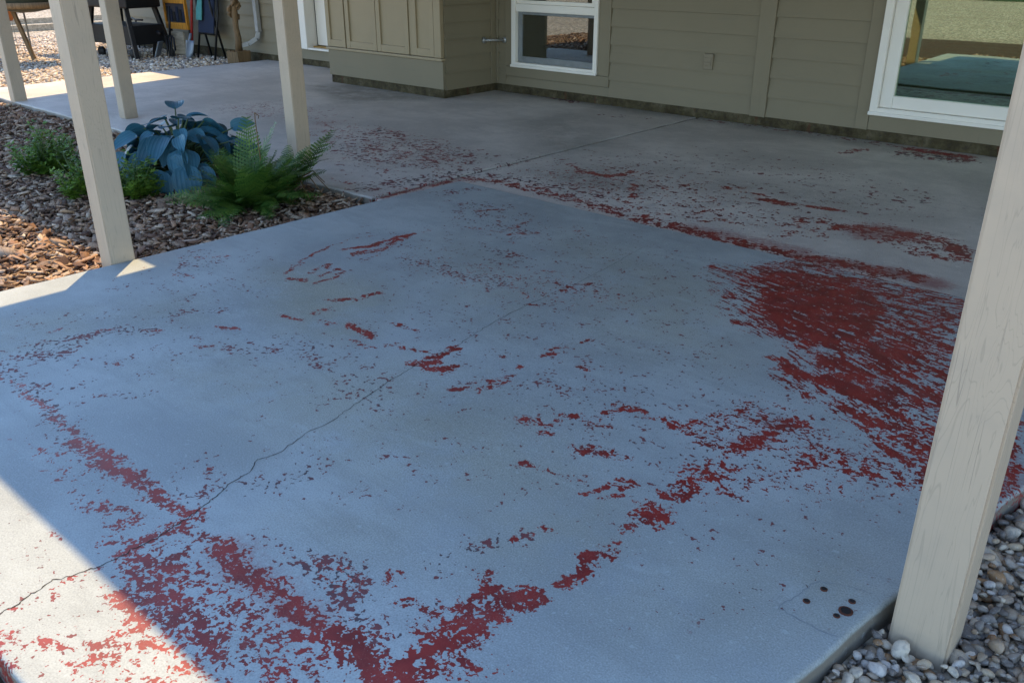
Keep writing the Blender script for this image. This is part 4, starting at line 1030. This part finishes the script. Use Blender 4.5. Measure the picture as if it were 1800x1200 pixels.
# middle window: white double hung
def frame_boxes(mb, x0, x1, z0, z1, wl, wr, wb, wt, y0, y1, bev=0.004):
    mb.box((x0, y0, z0), (x0+wl, y1, z1), bev).box((x1-wr, y0, z0), (x1, y1, z1), bev)
    mb.box((x0+wl, y0+.001, z0), (x1-wr, y1-.001, z0+wb), bev).box((x0+wl, y0+.001, z1-wt), (x1-wr, y1-.001, z1), bev); return mb
win = empty('window', (0, 0, 0), 0, house); win.matrix_parent_inverse = Matrix.Translation(-Vector(house.location))
win['label'] = 'white double hung window with a dark lower sash'
m = MB(); frame_boxes(m, -5.58, -4.612, 0.218, 1.628, 0.048, 0.040, 0.040, 0.05, WY-0.038, WY+0.06)
m.box((-5.584, WY-0.050, 0.214), (-4.608, WY-0.030, 0.236), 0.004)
m.build('frame', M['white'], win)
MB().box((-5.531, WY-0.030, 0.692), (-4.653, WY+0.03, 0.756), 0.004).build('meeting_rail', M['white'], win)
m = MB(); frame_boxes(m, -5.531, -4.653, 0.259, 0.691, 0.048, 0.014, 0.050, 0.024, WY+0.004, WY+0.022, 0.002); m.build('screen_frame', M['screen_frame'], win)
m = MB(); frame_boxes(m, -5.531, -4.653, 0.757, 1.577, 0.045, 0.045, 0.03, 0.045, WY-0.012, WY+0.02, 0.002); m.build('sash', M['white'], win)
MB().box((-5.482, WY+0.010, 0.310), (-4.668, WY+0.015, 0.666)).build('pane', M['glass_dark'], win)
MB().box((-5.485, WY+0.000, 0.788), (-4.699, WY+0.005, 1.531)).build('pane', M['glass_dark'], win)
# right window: tall white frame, green tinted glass with a blind behind
win2 = empty('window', (0, 0, 0), 0, house); win2.matrix_parent_inverse = Matrix.Translation(-Vector(house.location))
win2['label'] = 'big white framed window with green tinted glass and blind'
m = MB(); frame_boxes(m, -2.258, -0.462, 0.160, 1.9, 0.052, 0.052, 0.050, 0.05, WY-0.050, WY+0.07)
m.box((-2.262, WY-0.060, 0.158), (-0.458, WY-0.040, 0.182), 0.004); m.build('frame', M['white'], win2)
m = MB(); frame_boxes(m, -2.205, -0.515, 0.211, 1.848, 0.085, 0.085, 0.082, 0.08, WY-0.022, WY+0.03, 0.005); m.build('sash', M['white'], win2)
MB().box((-2.122, WY+0.000, 0.291), (-0.598, WY+0.006, 1.770)).build('pane', M['glass_green'], win2)
m = MB()
for k in range(74):
    z = 0.285 + k*0.0202; m.obox((-1.36, WY+0.085, z), (1.66, 0.020, 0.0016), (R(58), 0, 0))
m.build('blind', M['blind'], win2)
# back door left of the closet
door = empty('back_door', (0, 0, 0), 0, house); door.matrix_parent_inverse = Matrix.Translation(-Vector(house.location))
m = MB().box((-8.80, WY-0.045, 0.160), (-8.735, WY+.004, 2.1), 0.006).box((-8.734, WY-0.060, 0.160), (-8.665, WY+.09, 2.1), 0.006).box((-8.664, WY-0.055, 0.158), (-7.71, WY+0.02, 0.178), 0.005).box((-8.664, WY-0.05, 2.03), (-7.71, WY+.09, 2.1), 0.006)
m.build('door_frame', M['white'], door)
MB().box((-8.66, WY+0.022, 0.150), (-7.71, WY+0.20, 0.192), 0.003).build('threshold', M['threshold'], door)
m = MB().box((-8.655, WY+0.085, 0.20), (-7.72, WY+0.125, 2.02), 0.003)
for z0_, z1_ in ((0.34, 0.95), (1.08, 1.85)): m.box((-8.50, WY+0.077, z0_), (-7.90, WY+0.0845, z1_), 0.004)
m.build('door_leaf', M['white'], door)
# storage closet bump-out
NY = 5.57; NX0, NX1 = -7.42, -5.800
closet = empty('storage_closet', (0, 0, 0), 0, house); closet.matrix_parent_inverse = Matrix.Translation(-Vector(house.location))
MB().box((NX0+.004, NY+0.03, 0.052), (NX1-0.008, WY+.005, TOP)).build('carcass', M['closet'], closet)
MB().box((NX0, NY-0.004, 0.055), (NX1+.010, NY+.028, 0.296), 0.004).build('skirt_panel', M['siding'], closet)
MB().box((NX0-.012, NY-0.022, 0.298), (NX1+.014, NY+.028, 0.322), 0.005).build('ledge', M['closet'], closet)
MB().box((NX0+.01, NY+0.010, -0.12), (NX1-.015, NY+.20, 0.052)).build('footing', M['stem'], closet)
MB().box((NX1-.20, NY+0.012, -0.12), (NX1-.001, WY-.01, 0.050)).build('footing', M['stem'], closet)
def shaker(x0, x1, z0, z1):
    m = MB(); y = NY; s = 0.055
    frame_boxes(m, x0, x1, z0, z1, s, s, s+.01, s, y-0.012, y+0.026, 0.003)
    m.box((x0+s-.002, y+0.004, z0+s), (x1-s+.002, y+0.018, z1-s)); return m
for x0, x1 in ((-7.415, -7.130), (-7.112, -6.664), (-6.657, -6.216), (-6.166, -5.888)):
    shaker(x0, x1, 0.326, 2.0).build('closet_door', M['closet'], closet)
MB().box((-6.212, NY-0.002, 0.325), (-6.170, NY+.027, 2.1), 0.003).build('stile', M['closet'], closet)
MB().box((-5.882, NY-0.016, 0.325), (NX1+.003, NY+.027, TOP), 0.004).build('corner_post', M['closet'], closet)
lap_run(NY+0.03, WY-0.09, 0.05, TOP, 'y', NX1)
hb(MB().box((NX1-.004, WY-0.086, 0.05), (NX1+.020, WY-0.024, TOP), 0.003), 'corner_trim', 'trim')
# weatherproof outlet cover and short pipe rail in the corner
ol = hb(MB().box((-3.592, WY-0.030, 0.348), (-3.512, WY-0.010, 0.468), 0.006), 'outlet_cover', 'cover')
for z in (0.378, 0.412): MB().box((-3.580, WY-0.035, z), (-3.524, WY-0.0305, z+0.026), 0.0025).build('outlet_flap', M['cover'], ol)
for o in ol.children: o.matrix_parent_inverse = Matrix.Identity(4)
for o in ol.children: o.matrix_parent_inverse = Matrix.Translation(Vector((0, 0, 0)))
pipe = hb(MB().tube([(-5.775, 6.09, 0.44), (-5.735, 6.13, 0.443), (-5.675, 6.235, 0.44)], 0.012, 10).tube([(-5.79, 6.088, 0.44), (-5.772, 6.092, 0.44)], 0.026, 12).tube([(-5.672, 6.235, 0.44), (-5.669, 6.255, 0.44)], 0.026, 12), 'pipe_rail', 'galv', None, True)
# downspout with kicked out elbow
dsp = MB()
def rect_tube(mb, pts, w, d):
    for a, b in zip(pts[:-1], pts[1:]): mb.bar(a, b, w, d, 0.004)
rect_tube(dsp, [(-9.62, WY-0.055, 2.3), (-9.62, WY-0.055, 0.30), (-9.635, WY-0.075, 0.225), (-9.70, WY-0.15, 0.165), (-9.82, WY-0.25, 0.130)], 0.062, 0.052)
hb(dsp, 'downspout', 'downspout')
# roof of the house
hb(MB().faces([(-13.6, 5.80, 2.30), (4.3, 5.80, 2.30), (4.3, 9.2, 3.5), (-13.6, 9.2, 3.5), (-13.6, 5.80, 2.44), (4.3, 5.80, 2.44), (4.3, 9.2, 3.64), (-13.6, 9.2, 3.64)], [(3, 2, 1, 0), (4, 5, 6, 7), (0, 1, 5, 4), (2, 3, 7, 6), (1, 2, 6, 5), (3, 0, 4, 7)]), 'roof', 'shingle')

# ------------------------------------------------------------------ porch roof and posts
RZ = 2.05
proof = empty('porch_roof', (-4.0, 3.3, RZ)); tag(proof, 'flat porch roof on beige beams covering the patio overhead', 'roof')
def pb(mb, name, mat):
    o = mb.build(name, M[mat], proof); o.matrix_parent_inverse = Matrix.Translation(-Vector(proof.location)); return o
pb(MB().prism([(-9.20, 2.505), (-4.27, 2.505), (-4.27, 1.453), (0.75, 1.453), (0.75, 2.505), (3.4, 2.505), (3.4, 6.22), (-9.88, 6.22)], RZ, RZ+0.12), 'deck', 'roof')
pb(MB().box((-8.9, 3.17, RZ-0.16), (3.3, 3.29, RZ-.002), 0.004), 'beam', 'post')
pb(MB().box((-4.2, 1.458, RZ-0.16), (0.7, 1.575, RZ-.002), 0.004), 'beam', 'post')
for k in range(12): pb(MB().box((-8.7+k*1.0, 3.295, RZ-0.12), (-8.66+k*1.0, 6.2, RZ-.002)), 'rafter', 'post')

def post(cx, cy, w, d, zb, rz, label):
    m = MB()
    h = RZ-0.16-zb
    t = bmesh.new(); bmesh.ops.create_cube(t, size=1.0, matrix=Matrix.LocRotScale((0, 0, h/2), None, (w, d, h)))
    bmesh.ops.bevel(t, geom=list(t.edges), offset=0.005, segments=2, affect='EDGES')
    m._merge(t)
    o = m.build('porch_post', M['post'])
    o.location = (cx, cy, zb); o.rotation_euler = (0, 0, R(rz))
    return tag(o, label, 'post', 'porch posts')
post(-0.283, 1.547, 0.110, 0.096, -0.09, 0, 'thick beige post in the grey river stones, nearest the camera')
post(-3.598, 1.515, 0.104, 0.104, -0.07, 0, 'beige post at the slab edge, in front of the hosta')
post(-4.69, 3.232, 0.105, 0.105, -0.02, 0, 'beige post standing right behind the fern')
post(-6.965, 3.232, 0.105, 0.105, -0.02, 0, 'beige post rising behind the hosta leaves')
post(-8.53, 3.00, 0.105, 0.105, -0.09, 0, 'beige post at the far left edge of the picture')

# ------------------------------------------------------------------ plants
def hosta_leaf_mesh(L, Wd, droop, cup, seed):
    rg = random.Random(seed); nu, nv = 12, 8
    V = []; vein = []; rim = []
    for i in range(nu+1):
        u = i/nu
        w = Wd*0.5 * (math.sin(math.pi*min(1, u**0.62))**0.75 if 0 < u < 1 else 0.0)
        w = max(w, 0.0006)
        for j in range(nv+1):
            v = 2*j/nv - 1
            back = -0.12*L*(abs(v)**1.5) * max(0, 1-u*2.2)
            x = u*L + back; y = v*w
            z = -droop*L*u*u + cup*abs(v)**1.6*w + 0.012*L*math.sin(u*9+v*3+seed)*abs(v)
            V.append((x, y, z)); vein.append(abs(v)*0.5*(0.3+0.7*math.sin(math.pi*max(u, .02)**.6)) + (0.12 if v < 0 else 0.12)); rim.append(abs(v))
    F = []
    for i in range(nu):
        for j in range(nv):
            a = i*(nv+1)+j; F.append((a, a+1, a+nv+2, a+nv+1))
    me = np_mesh('leaf', V, F, dict(vein=vein, rim=rim, rnd=[0.0]*len(V)))
    me.materials.append(M['hosta']); me.polygons.foreach_set('use_smooth', [True]*len(me.polygons))
    return me
HL = [hosta_leaf_mesh(0.165, 0.128, 0.30, 0.10, 1), hosta_leaf_mesh(0.175, 0.118, 0.45, 0.28, 2), hosta_leaf_mesh(0.150, 0.112, 0.25, 0.35, 3), hosta_leaf_mesh(0.18, 0.14, 0.55, 0.05, 4), hosta_leaf_mesh(0.14, 0.10, 0.4, 0.5, 5)]
hosta = empty('hosta', (-4.98, 2.58, -0.065)); hosta.scale = (1.16, 1.16, 1.12); tag(hosta, 'big blue-green hosta with broad heart shaped leaves beside the post', 'hosta')
rg = random.Random(21)
def add_hosta(az, r, z, pitch, scale, k, roll=0.0, root=(0, 0)):
    d = Vector((math.cos(az), math.sin(az), 0))
    tip = Vector((root[0], root[1], 0)) + d*r + Vector((0, 0, z))
    o = bpy.data.objects.new('leaf', HL[k]); COL.objects.link(o); o.parent = hosta
    rot = Matrix.Rotation(az, 4, 'Z') @ Matrix.Rotation(-pitch, 4, 'Y') @ Matrix.Rotation(roll, 4, 'X')
    o.matrix_basis = Matrix.Translation(tip) @ rot @ Matrix.Scale(scale, 4)
    pts = [Vector((root[0], root[1], 0)) + d*0.03, Vector((root[0], root[1], 0)) + d*r*0.45 + Vector((0, 0, z*0.75)), tip]
    MB().tube(pts, [0.006, 0.005, 0.0035], 5).build('leaf_stalk', M['stalk'], hosta, True)
for ring, (n, r, z, p, s) in enumerate([(24, 0.285, 0.10, -60, 0.82), (23, 0.265, 0.175, -42, 0.84), (19, 0.205, 0.235, -25, 0.84), (13, 0.125, 0.275, -10, 0.8), (7, 0.06, 0.30, 8, 0.75)]):
    for i in range(n):
        az = 2*math.pi*(i + 0.5*(ring % 2))/n + rg.uniform(-.22, .22)
        add_hosta(az, r*rg.uniform(.75, 1.2), z*rg.uniform(.82, 1.15), R(p + rg.uniform(-20, 18)), s*rg.uniform(.75, 1.15), rg.randrange(5), R(rg.uniform(-34, 34)))
add_hosta(R(150), 0.27, 0.33, R(25), 0.85, 1); add_hosta(R(175), 0.45, 0.22, R(-5), 0.9, 0); add_hosta(R(168), 0.58, 0.17, R(-20), 0.85, 2)
add_hosta(R(60), 0.28, 0.25, R(20), 0.8, 4, R(50)); add_hosta(R(25), 0.33, 0.22, R(5), 0.85, 3); add_hosta(R(-48), 0.33, 0.10, R(-62), 1.1, 3); add_hosta(R(-70), 0.33, 0.11, R(-58), 1.08, 0); add_hosta(R(-25), 0.33, 0.12, R(-55), 1.0, 3)

def frond_mesh(L, n, width, seed, bend):
    rg = random.Random(seed); V = []; F = []; rn = []
    def quad(a, b, c, d, r):
        i = len(V); V.extend([a, b, c, d]); F.append((i, i+1, i+2, i+3)); rn.extend([r]*4)
    def rp(t): return Vector((L*t*(1 - 0.18*t*bend), 0.02*L*math.sin(3*t+seed), -bend*L*0.55*t**2.2))
    prev = rp(0)
    for k in range(1, 15):
        q = rp(k/14); w = 0.0022*(1-0.8*k/14)
        quad(prev+Vector((0, -w, 0)), prev+Vector((0, w, 0)), q+Vector((0, w*.8, 0)), q+Vector((0, -w*.8, 0)), 0.1); prev = q
    for i in range(n):
        t = 0.10 + 0.90*i/(n-1)
        p = rp(t); tan = (rp(min(1, t+.02)) - rp(t-.02)).normalized()
        ln = width*(math.sin(math.pi*min(1, (t*0.92)**0.75)))**0.8 + 0.006
        for s in (-1, 1):
            side = Vector((0, s, 0)); d = (side + tan*0.45 + Vector((0, 0, rg.uniform(-.25, .08)))).normalized(); r = rg.random()
            m = 5; e0 = p
            for k in range(m):
                a = p + d*ln*k/m; b = p + d*ln*(k+1.15)/m; hw = 0.0125*(1-k/m*0.7)*(ln/width+.25)
                nrm = tan*hw
                quad(a, a+(b-a)*.5+nrm*1.25, b, a+(b-a)*.5-nrm*1.25, r)
    me = np_mesh('frond', [tuple(v) for v in V], F, dict(rnd=rn)); me.materials.append(M['fern'])
    return me
FR = [frond_mesh(0.50, 22, 0.085, i, b) for i, b in enumerate([0.35, 0.75, 0.2, 1.0, 0.55])]
def fern(name, loc, n, specs, seed, label, up=(20, 84), sc=(0.40, 0.85)):
    e = empty(name, loc); tag(e, label, 'fern'); rg = random.Random(seed)
    for i in range(n):
        az = 2*math.pi*i*0.382 + rg.uniform(-.2, .2); pitch = rg.uniform(*up)
        specs.append((az, pitch, rg.uniform(*sc), rg.randrange(5)))
    for az, pitch, s, k in specs:
        o = bpy.data.objects.new('frond', FR[k]); COL.objects.link(o); o.parent = e
        o.matrix_basis = Matrix.Translation((0.03*math.cos(az), 0.03*math.sin(az), 0)) @ Matrix.Rotation(az, 4, 'Z') @ Matrix.Rotation(-R(pitch), 4, 'Y') @ Matrix.Rotation(rg.uniform(-.5, .5), 4, 'X') @ Matrix.Scale(s, 4)
    return e
f1 = fern('fern', (-4.08, 2.46, -0.065), 92, [(R(20), 42, 0.8, 2), (R(35), 50, 0.8, 0), (R(-20), 30, 0.6, 1), (R(130), 84, 0.95, 2), (R(90), 80, 0.95, 0)], 5, 'bushy green fern at the corner of the mulch bed')
MB().tube([(-0.02, 0.1, 0), (0.0, 0.10, 0.25), (0.01, 0.09, 0.46), (0.03, 0.08, 0.495), (0.05, 0.09, 0.48), (0.04, 0.09, 0.465)], [0.004, 0.003, 0.0025, 0.003, 0.003, 0.002], 5).build('fiddlehead', M['dead'], f1, True)
f2 = fern('fern', (-4.22, 2.76, -0.065), 9, [(R(18), 48, 0.98, 2), (R(30), 55, 1.0, 2), (R(2), 38, 0.78, 0), (R(-8), 22, 0.62, 1)], 9, 'smaller fern with fronds reaching towards the beige post', (35, 70), (0.45, 0.75))
for k in range(5):
    a = R(-30 + 25*k); MB().tube([(0.05, 0, 0.05), (0.05+0.16*math.cos(a), 0.16*math.sin(a), 0.12), (0.05+0.26*math.cos(a), 0.26*math.sin(a), 0.0)], [0.004, 0.004, 0.002], 5).build('dead_frond', M['dead'], f2, True)

def bush(name, loc, rad, hgt, n, seed, label, lsize=0.030):
    e = empty(name, loc); tag(e, label, 'plant'); rg = random.Random(seed)
    V = []; F = []; rn = []
    for s in range(max(9, n//45)):
        az = rg.uniform(0, 2*math.pi); rr = rad*math.sqrt(rg.random())*0.95; zt = hgt*(1-0.45*(rr/rad)**2)*rg.uniform(.75, 1.05)
        topp = Vector((rr*math.cos(az), rr*math.sin(az), zt)); base = Vector((0.25*topp.x, 0.25*topp.y, 0))
        MB().tube([base, (base+topp)/2 + Vector((0, 0, 0.12*hgt)), topp], [0.0035, 0.0028, 0.0015], 5).build('stem', M['stalk'], e, True)
    shoots = []
    for q in range(max(24, n//9)):
        az = rg.uniform(0, 2*math.pi); rr = rad*math.sqrt(rg.random()); h = hgt*(1-0.45*(rr/rad)**2)*rg.uniform(.55, 1.15)
        shoots.append((Vector((0.45*rr*math.cos(az), 0.45*rr*math.sin(az), 0)), Vector((rr*math.cos(az), rr*math.sin(az), h)), az))
    for base, tp, az in shoots:
        m = 11
        for j in range(m):
            f = 0.25 + 0.75*j/(m-1); c = base.lerp(tp, f) + Vector((rg.uniform(-.012, .012), rg.uniform(-.012, .012), 0)); g = 0.5*rg.random() + 0.5*(c.z/hgt)*f
            a1 = j*2.4 + az
            for q in (-0.75, 0, 0.75):
                a2 = a1 + q + rg.uniform(-.2, .2); d = Vector((math.cos(a2), math.sin(a2), rg.uniform(-.35, .55))).normalized()
                sd = d.cross(Vector((0, 0, 1))).normalized(); L = lsize*rg.uniform(.65, 1.35)*(1.15 - 0.35*f); w = L*0.22; up = Vector((0, 0, L*.12))
                i = len(V); V.extend([c, c+d*L*.4+sd*w-up, c+d*L*.75+sd*w*.6, c+d*L, c+d*L*.75-sd*w*.6, c+d*L*.4-sd*w-up]); F.extend([(i, i+1, i+2, i+3), (i, i+3, i+4, i+5)]); rn.extend([min(0.99, g)]*6)
    me = np_mesh('foliage', [tuple(v) for v in V], F, dict(rnd=rn))
    tag(link_mesh('foliage', me, M['bush'], e), kind='stuff')
    return e
bush('leafy_plant', (-5.68, 2.08, -0.065), 0.20, 0.30, 620, 4, 'bright green leafy plant at the left of the mulch bed', 0.042)
bush('leafy_plant', (-4.98, 1.98, -0.065), 0.17, 0.27, 460, 14, 'low green plant half hidden left of the near post', 0.036)
bush('leafy_plant', (-4.72, 2.16, -0.065), 0.16, 0.25, 420, 24, 'low green plant between the near post and hosta', 0.036)
# dry weeds at the foot of the left post
wd = empty('weed', (-3.585, 1.64, -0.06)); tag(wd, 'tuft of dry grass at the foot of the left post', 'weed')
for k in range(9):
    a = rg.uniform(0, 6.28); l = rg.uniform(.05, .11)
    MB().tube([(0, 0, 0), (l*.4*math.cos(a), l*.4*math.sin(a), l*.6), (l*math.cos(a), l*math.sin(a), l*.7)], [0.0014, 0.001, 0.0005], 4).build('blade', M['dead'], wd)

# ------------------------------------------------------------------ things in the gravel yard
GZ = -0.07
def thing(name, loc, label, cat, rz=0.0):
    return tag(empty(name, loc, R(rz)), label, cat)
# grill cart
g = thing('grill_cart', (-11.62, 5.56, GZ), 'black grill cart with splayed legs on the gravel', 'grill', 8)
for sx, sy in ((-1, -1), (1, -1), (-1, 1), (1, 1)):
    MB().bar((sx*0.52, sy*0.26, 0.0), (sx*0.36, sy*0.20, 0.62), 0.055, 0.055, 0.004).build('leg', M['black'], g)
MB().box((-0.46, -0.235, 0.17), (0.46, 0.235, 0.40), 0.012).build('lower_box', M['black2'], g)
MB().box((-0.44, -0.25, 0.60), (0.44, 0.25, 0.86), 0.02).build('fire_box', M['black'], g)
MB().obox((0, 0, 0.93), (0.86, 0.5, 0.16), (0, 0, 0), 0.06).build('lid', M['black2'], g)
MB().box((-0.76, -0.22, 0.60), (-0.446, 0.22, 0.66), 0.006).build('side_shelf', M['oak'], g)
MB().bar((-0.60, -0.24, 0.0), (-0.60, -0.22, 0.60), 0.05, 0.05, 0.004).build('shelf_leg', M['oak'], g)
for sx in (-1, 1):
    MB().tube([(sx*0.34, -0.20, 0.06), (sx*0.34, -0.16, 0.06)], 0.06, 16).build('wheel', M['black2'], g, True)
MB().tube([(0.1, -0.27, 0.60), (0.1, -0.275, 0.46), (0.12, -0.275, 0.42)], 0.006, 6).build('hanging_tool', M['galv'], g)
# black wire stand
s = thing('wire_stand', (-12.45, 6.10, GZ), 'black wire stand against the pale siding', 'stand')
MB().tube([(0, 0, 0.0), (0.02, 0, 0.16), (0, 0, 0.32), (0.03, 0, 0.37)], 0.012, 6).build('upright', M['black'], s, True)
MB().tube([(-0.10, 0, 0.37), (-0.08, 0, 0.40), (0.0, 0, 0.38), (0.22, 0, 0.385)], 0.013, 6).build('arm', M['black'], s, True)
MB().tube([(0.02, 0, 0.33), (0.13, 0, 0.22), (0.2, 0, 0.16)], 0.006, 6).build('brace', M['black'], s, True)
MB().tube([(-0.12, 0, 0.0), (-0.12, 0, 0.13), (-0.04, 0, 0.17), (0.1, 0, 0.165), (0.16, 0, 0.12), (0.16, 0, 0)], 0.011, 6).build('foot', M['black'], s, True)
# orange framed stand with dark panel
b = thing('garden_stand', (-11.15, 6.02, GZ), 'orange wooden frame with dark panel on black legs by the wall', 'stand', 6)
for nm, a, c in [('rail', (-0.23, -0.02, 0.64), (0.23, 0.02, 0.70)), ('rail', (-0.23, -0.02, 0.33), (0.23, 0.02, 0.41)), ('stile', (-0.23, -0.021, 0.411), (-0.205, 0.021, 0.639)), ('stile', (0.205, -0.021, 0.411), (0.23, 0.021, 0.639))]:
    MB().box(a, c, 0.004).build(nm, M['orange'], b)
MB().box((-0.204, 0.0, 0.412), (0.204, 0.012, 0.638)).build('panel', M['mesh_panel'], b)
for k in range(6): MB().box((-0.19+k*0.066, -0.012, 0.42), (-0.145+k*0.066, -0.001, 0.60 - 0.03*(k % 3)), 0.004).build('pocket', M['rubber'] if k % 2 else M['black2'], b)
for sx in (-0.20, 0.20): MB().bar((sx, 0.03, 0.0), (sx, 0.03, 0.329), 0.03, 0.03, 0.003).build('leg', M['black'], b)
MB().box((-0.22, -0.01, 0.02), (0.1, 0.02, 0.30), 0.005).build('back_board', M['timber'], b)
# gardening fork standing in front
fk = thing('garden_fork', (-10.98, 5.80, GZ), 'dark garden fork propped up before the orange frame', 'fork')
MB().tube([(0.0, 0, 0.26), (0.0, 0.05, 0.62)], 0.014, 8).build('shaft', M['black'], fk, True)
MB().tube([(-0.09, 0, 0.10), (-0.09, 0, 0.24), (-0.06, 0, 0.27), (0.06, 0, 0.27), (0.09, 0, 0.24), (0.09, 0, 0.10)], 0.012, 6).build('head', M['black'], fk, True)
for k in range(4): MB().tube([(-0.09+k*0.06, 0, 0.26), (-0.09+k*0.06, -0.01, 0.1), (-0.085+k*0.06, -0.04, 0.0)], [0.010, 0.008, 0.003], 6).build('tine', M['black'], fk, True)
# black hose coil / bent stand
hk = thing('bent_pipe', (-11.18, 5.72, GZ), 'black bent pipe stand leaning between the cart and fork', 'pipe')
MB().tube([(-0.11, 0, 0.0), (-0.10, 0.02, 0.24), (-0.07, 0.03, 0.30), (0.0, 0.03, 0.31), (0.08, 0.02, 0.29)], 0.024, 8).build('pipe', M['black2'], hk, True)
MB().bar((-0.02, -0.02, 0.0), (0.06, 0.02, 0.2), 0.10, 0.02, 0.004).build('blade', M['steel'], hk)
# shovel
sh = thing('shovel', (-10.78, 5.98, GZ), 'shovel with red handle and grey-blue blade by the wall', 'shovel')
MB().tube([(0.0, 0.0, 0.20), (0.03, 0.09, 0.9), (0.04, 0.11, 1.05)], 0.017, 8).build('handle', M['red'], sh, True)
m = MB(); nu, nv = 7, 6; VV = []
for i in range(nu):
    u = i/(nu-1); w = 0.105*(1-0.15*u)*(1 if u < .6 else math.sqrt(max(0.02, 1-((u-.6)/.42)**2)))
    for j in range(nv): v = 2*j/(nv-1)-1; VV.append((v*w, -0.05-0.05*u+0.025*v*v, 0.22-0.22*u))
m.faces(VV, [(i*nv+j, i*nv+j+1, (i+1)*nv+j+1, (i+1)*nv+j) for i in range(nu-1) for j in range(nv-1)])
bl = m.build('blade', M['steel'], sh, True); md = bl.modifiers.new('thick', 'SOLIDIFY'); md.thickness = 0.004
MB().tube([(0, -0.045, 0.19), (0.003, 0.0, 0.30)], [0.022, 0.018], 8).build('socket', M['steel'], sh, True)
# folded chair
fc = thing('folding_chair', (-10.52, 6.12, GZ), 'dark blue folded sling chair leaning on the house siding', 'chair')
for sx in (-0.2, 0.2):
    MB().tube([(sx, -0.12, 0.0), (sx, 0.0, 0.55), (sx*0.9, 0.06, 0.95)], 0.014, 8).build('leg', M['black'], fc, True)
    MB().tube([(sx*0.8, 0.06, 0.0), (sx*0.8, -0.06, 0.60), (sx*0.7, -0.08, 0.80)], 0.014, 8).build('leg', M['black'], fc, True)
MB().obox((0, -0.025, 0.62), (0.36, 0.02, 0.62), (R(-9), 0, 0), 0.008).build('sling', M['rubber'], fc)
MB().obox((-0.10, -0.06, 0.66), (0.13, 0.015, 0.40), (R(-9), 0, 0), 0.006).build('towel', M['teal'], fc)
MB().tube([(-0.2, -0.05, 0.30), (0.2, -0.05, 0.30)], 0.010, 6).build('stretcher', M['black'], fc)
# gnarled trunk on ribbed block beside the downspout
tk = thing('wood_trunk', (-9.78, 6.02, GZ), 'slim gnarled brown trunk on a ribbed block by the downspout', 'trunk')
MB().tube([(0, 0, 0.15), (0.015, 0, 0.3), (-0.01, 0, 0.42), (0.0, 0, 0.56), (0.01, 0, 0.7), (-0.01, 0, 1.0)], [0.045, 0.038, 0.034, 0.036, 0.04, 0.03], 10).build('stem', M['oak'], tk, True)
rq = random.Random(3)
for k in range(15):
    a = rq.uniform(0, 6.28); z = 0.54 + 0.022*k
    MB().tube([(0.045*math.cos(a), 0.045*math.sin(a), z-0.03), (0.065*math.cos(a+.5), 0.065*math.sin(a+.5), z+.01), (0.05*math.cos(a+1.1), 0.05*math.sin(a+1.1), z+0.04)], [0.014, 0.024, 0.012], 6).build('knot', M['oak'], tk, True)
m = MB()
for k in range(9): m.box((-0.12+k*0.027, -0.10, 0.0), (-0.098+k*0.027, 0.08, 0.15+0.006*(k % 3)), 0.003)
m.build('ribbed_block', M['oak'], tk)
# planter on wooden legs
pl = thing('leg_planter', (-12.45, 4.30, GZ), 'orange tray and olive bowl raised on thin wooden legs', 'planter', -8)
for a, c in [((0.42, -0.20, 0.0), (0.33, -0.10, 0.60)), ((0.46, 0.26, 0.0), (0.36, 0.15, 0.60)), ((-0.5, -0.2, 0), (-0.40, -0.1, 0.6)), ((-0.5, 0.2, 0), (-0.4, 0.1, 0.6))]:
    MB().bar(a, c, 0.045, 0.045, 0.004).build('leg', M['oak'], pl)
MB().faces([(-0.30, -0.20, 0.46), (0.12, -0.20, 0.46), (0.12, 0.18, 0.46), (-0.30, 0.18, 0.46), (-0.42, -0.30, 0.66), (0.30, -0.30, 0.66), (0.30, 0.26, 0.66), (-0.42, 0.26, 0.66)], [(3, 2, 1, 0), (0, 1, 5, 4), (1, 2, 6, 5), (2, 3, 7, 6), (3, 0, 4, 7), (4, 5, 6, 7)]).build('tray', M['terracotta'], pl)
MB().box((-0.44, -0.32, 0.661), (0.31, 0.27, 0.78), 0.01).build('rim', M['orange'], pl)
MB().lathe([(0.10, 0.58), (0.26, 0.61), (0.36, 0.72), (0.40, 0.88), (0.41, 0.90)], (0.62, 0.25, 0), 20).build('bowl', M['olive'], pl, True)
MB().lathe([(0.40, 0.63), (0.415, 0.65), (0.415, 0.70), (0.385, 0.70)], (0.62, 0.25, 0), 20).build('bowl_band', M['oak'], pl, True)
# wire fence panel
wf = thing('wire_fence', (-13.2, 4.45, GZ), 'low rusty wire mesh fence on the bright gravel', 'fence', 30)
m = MB()
for k in range(13): m.tube([(-0.6+k*0.1, 0, 0), (-0.6+k*0.1, 0, 0.62)], 0.0035, 4)
for k in range(7): m.tube([(-0.6, 0, 0.02+k*0.1), (0.6, 0, 0.02+k*0.1)], 0.0035, 4)
m.build('wire_mesh', M['wire'], wf)
for sx in (-0.6, 0.6): MB().tube([(sx, 0, 0), (sx, 0, 0.70)], 0.012, 6).build('stake', M['wire'], wf)
# pale timber edging far behind
for (x0, y0, x1, y1), lab in [((-17.3, 2.0, -16.7, 9.5), 'nearer pale timber edging across the far gravel'), ((-18.9, 2.0, -18.4, 10.5), 'farther pale timber edging across the far gravel')]:
    e = MB().bar((x0, y0, -0.05), (x1, y1, -0.05), 0.14, 0.12, 0.01).build('timber_edging', M['timber']); tag(e, lab, 'edging', 'timber edging')
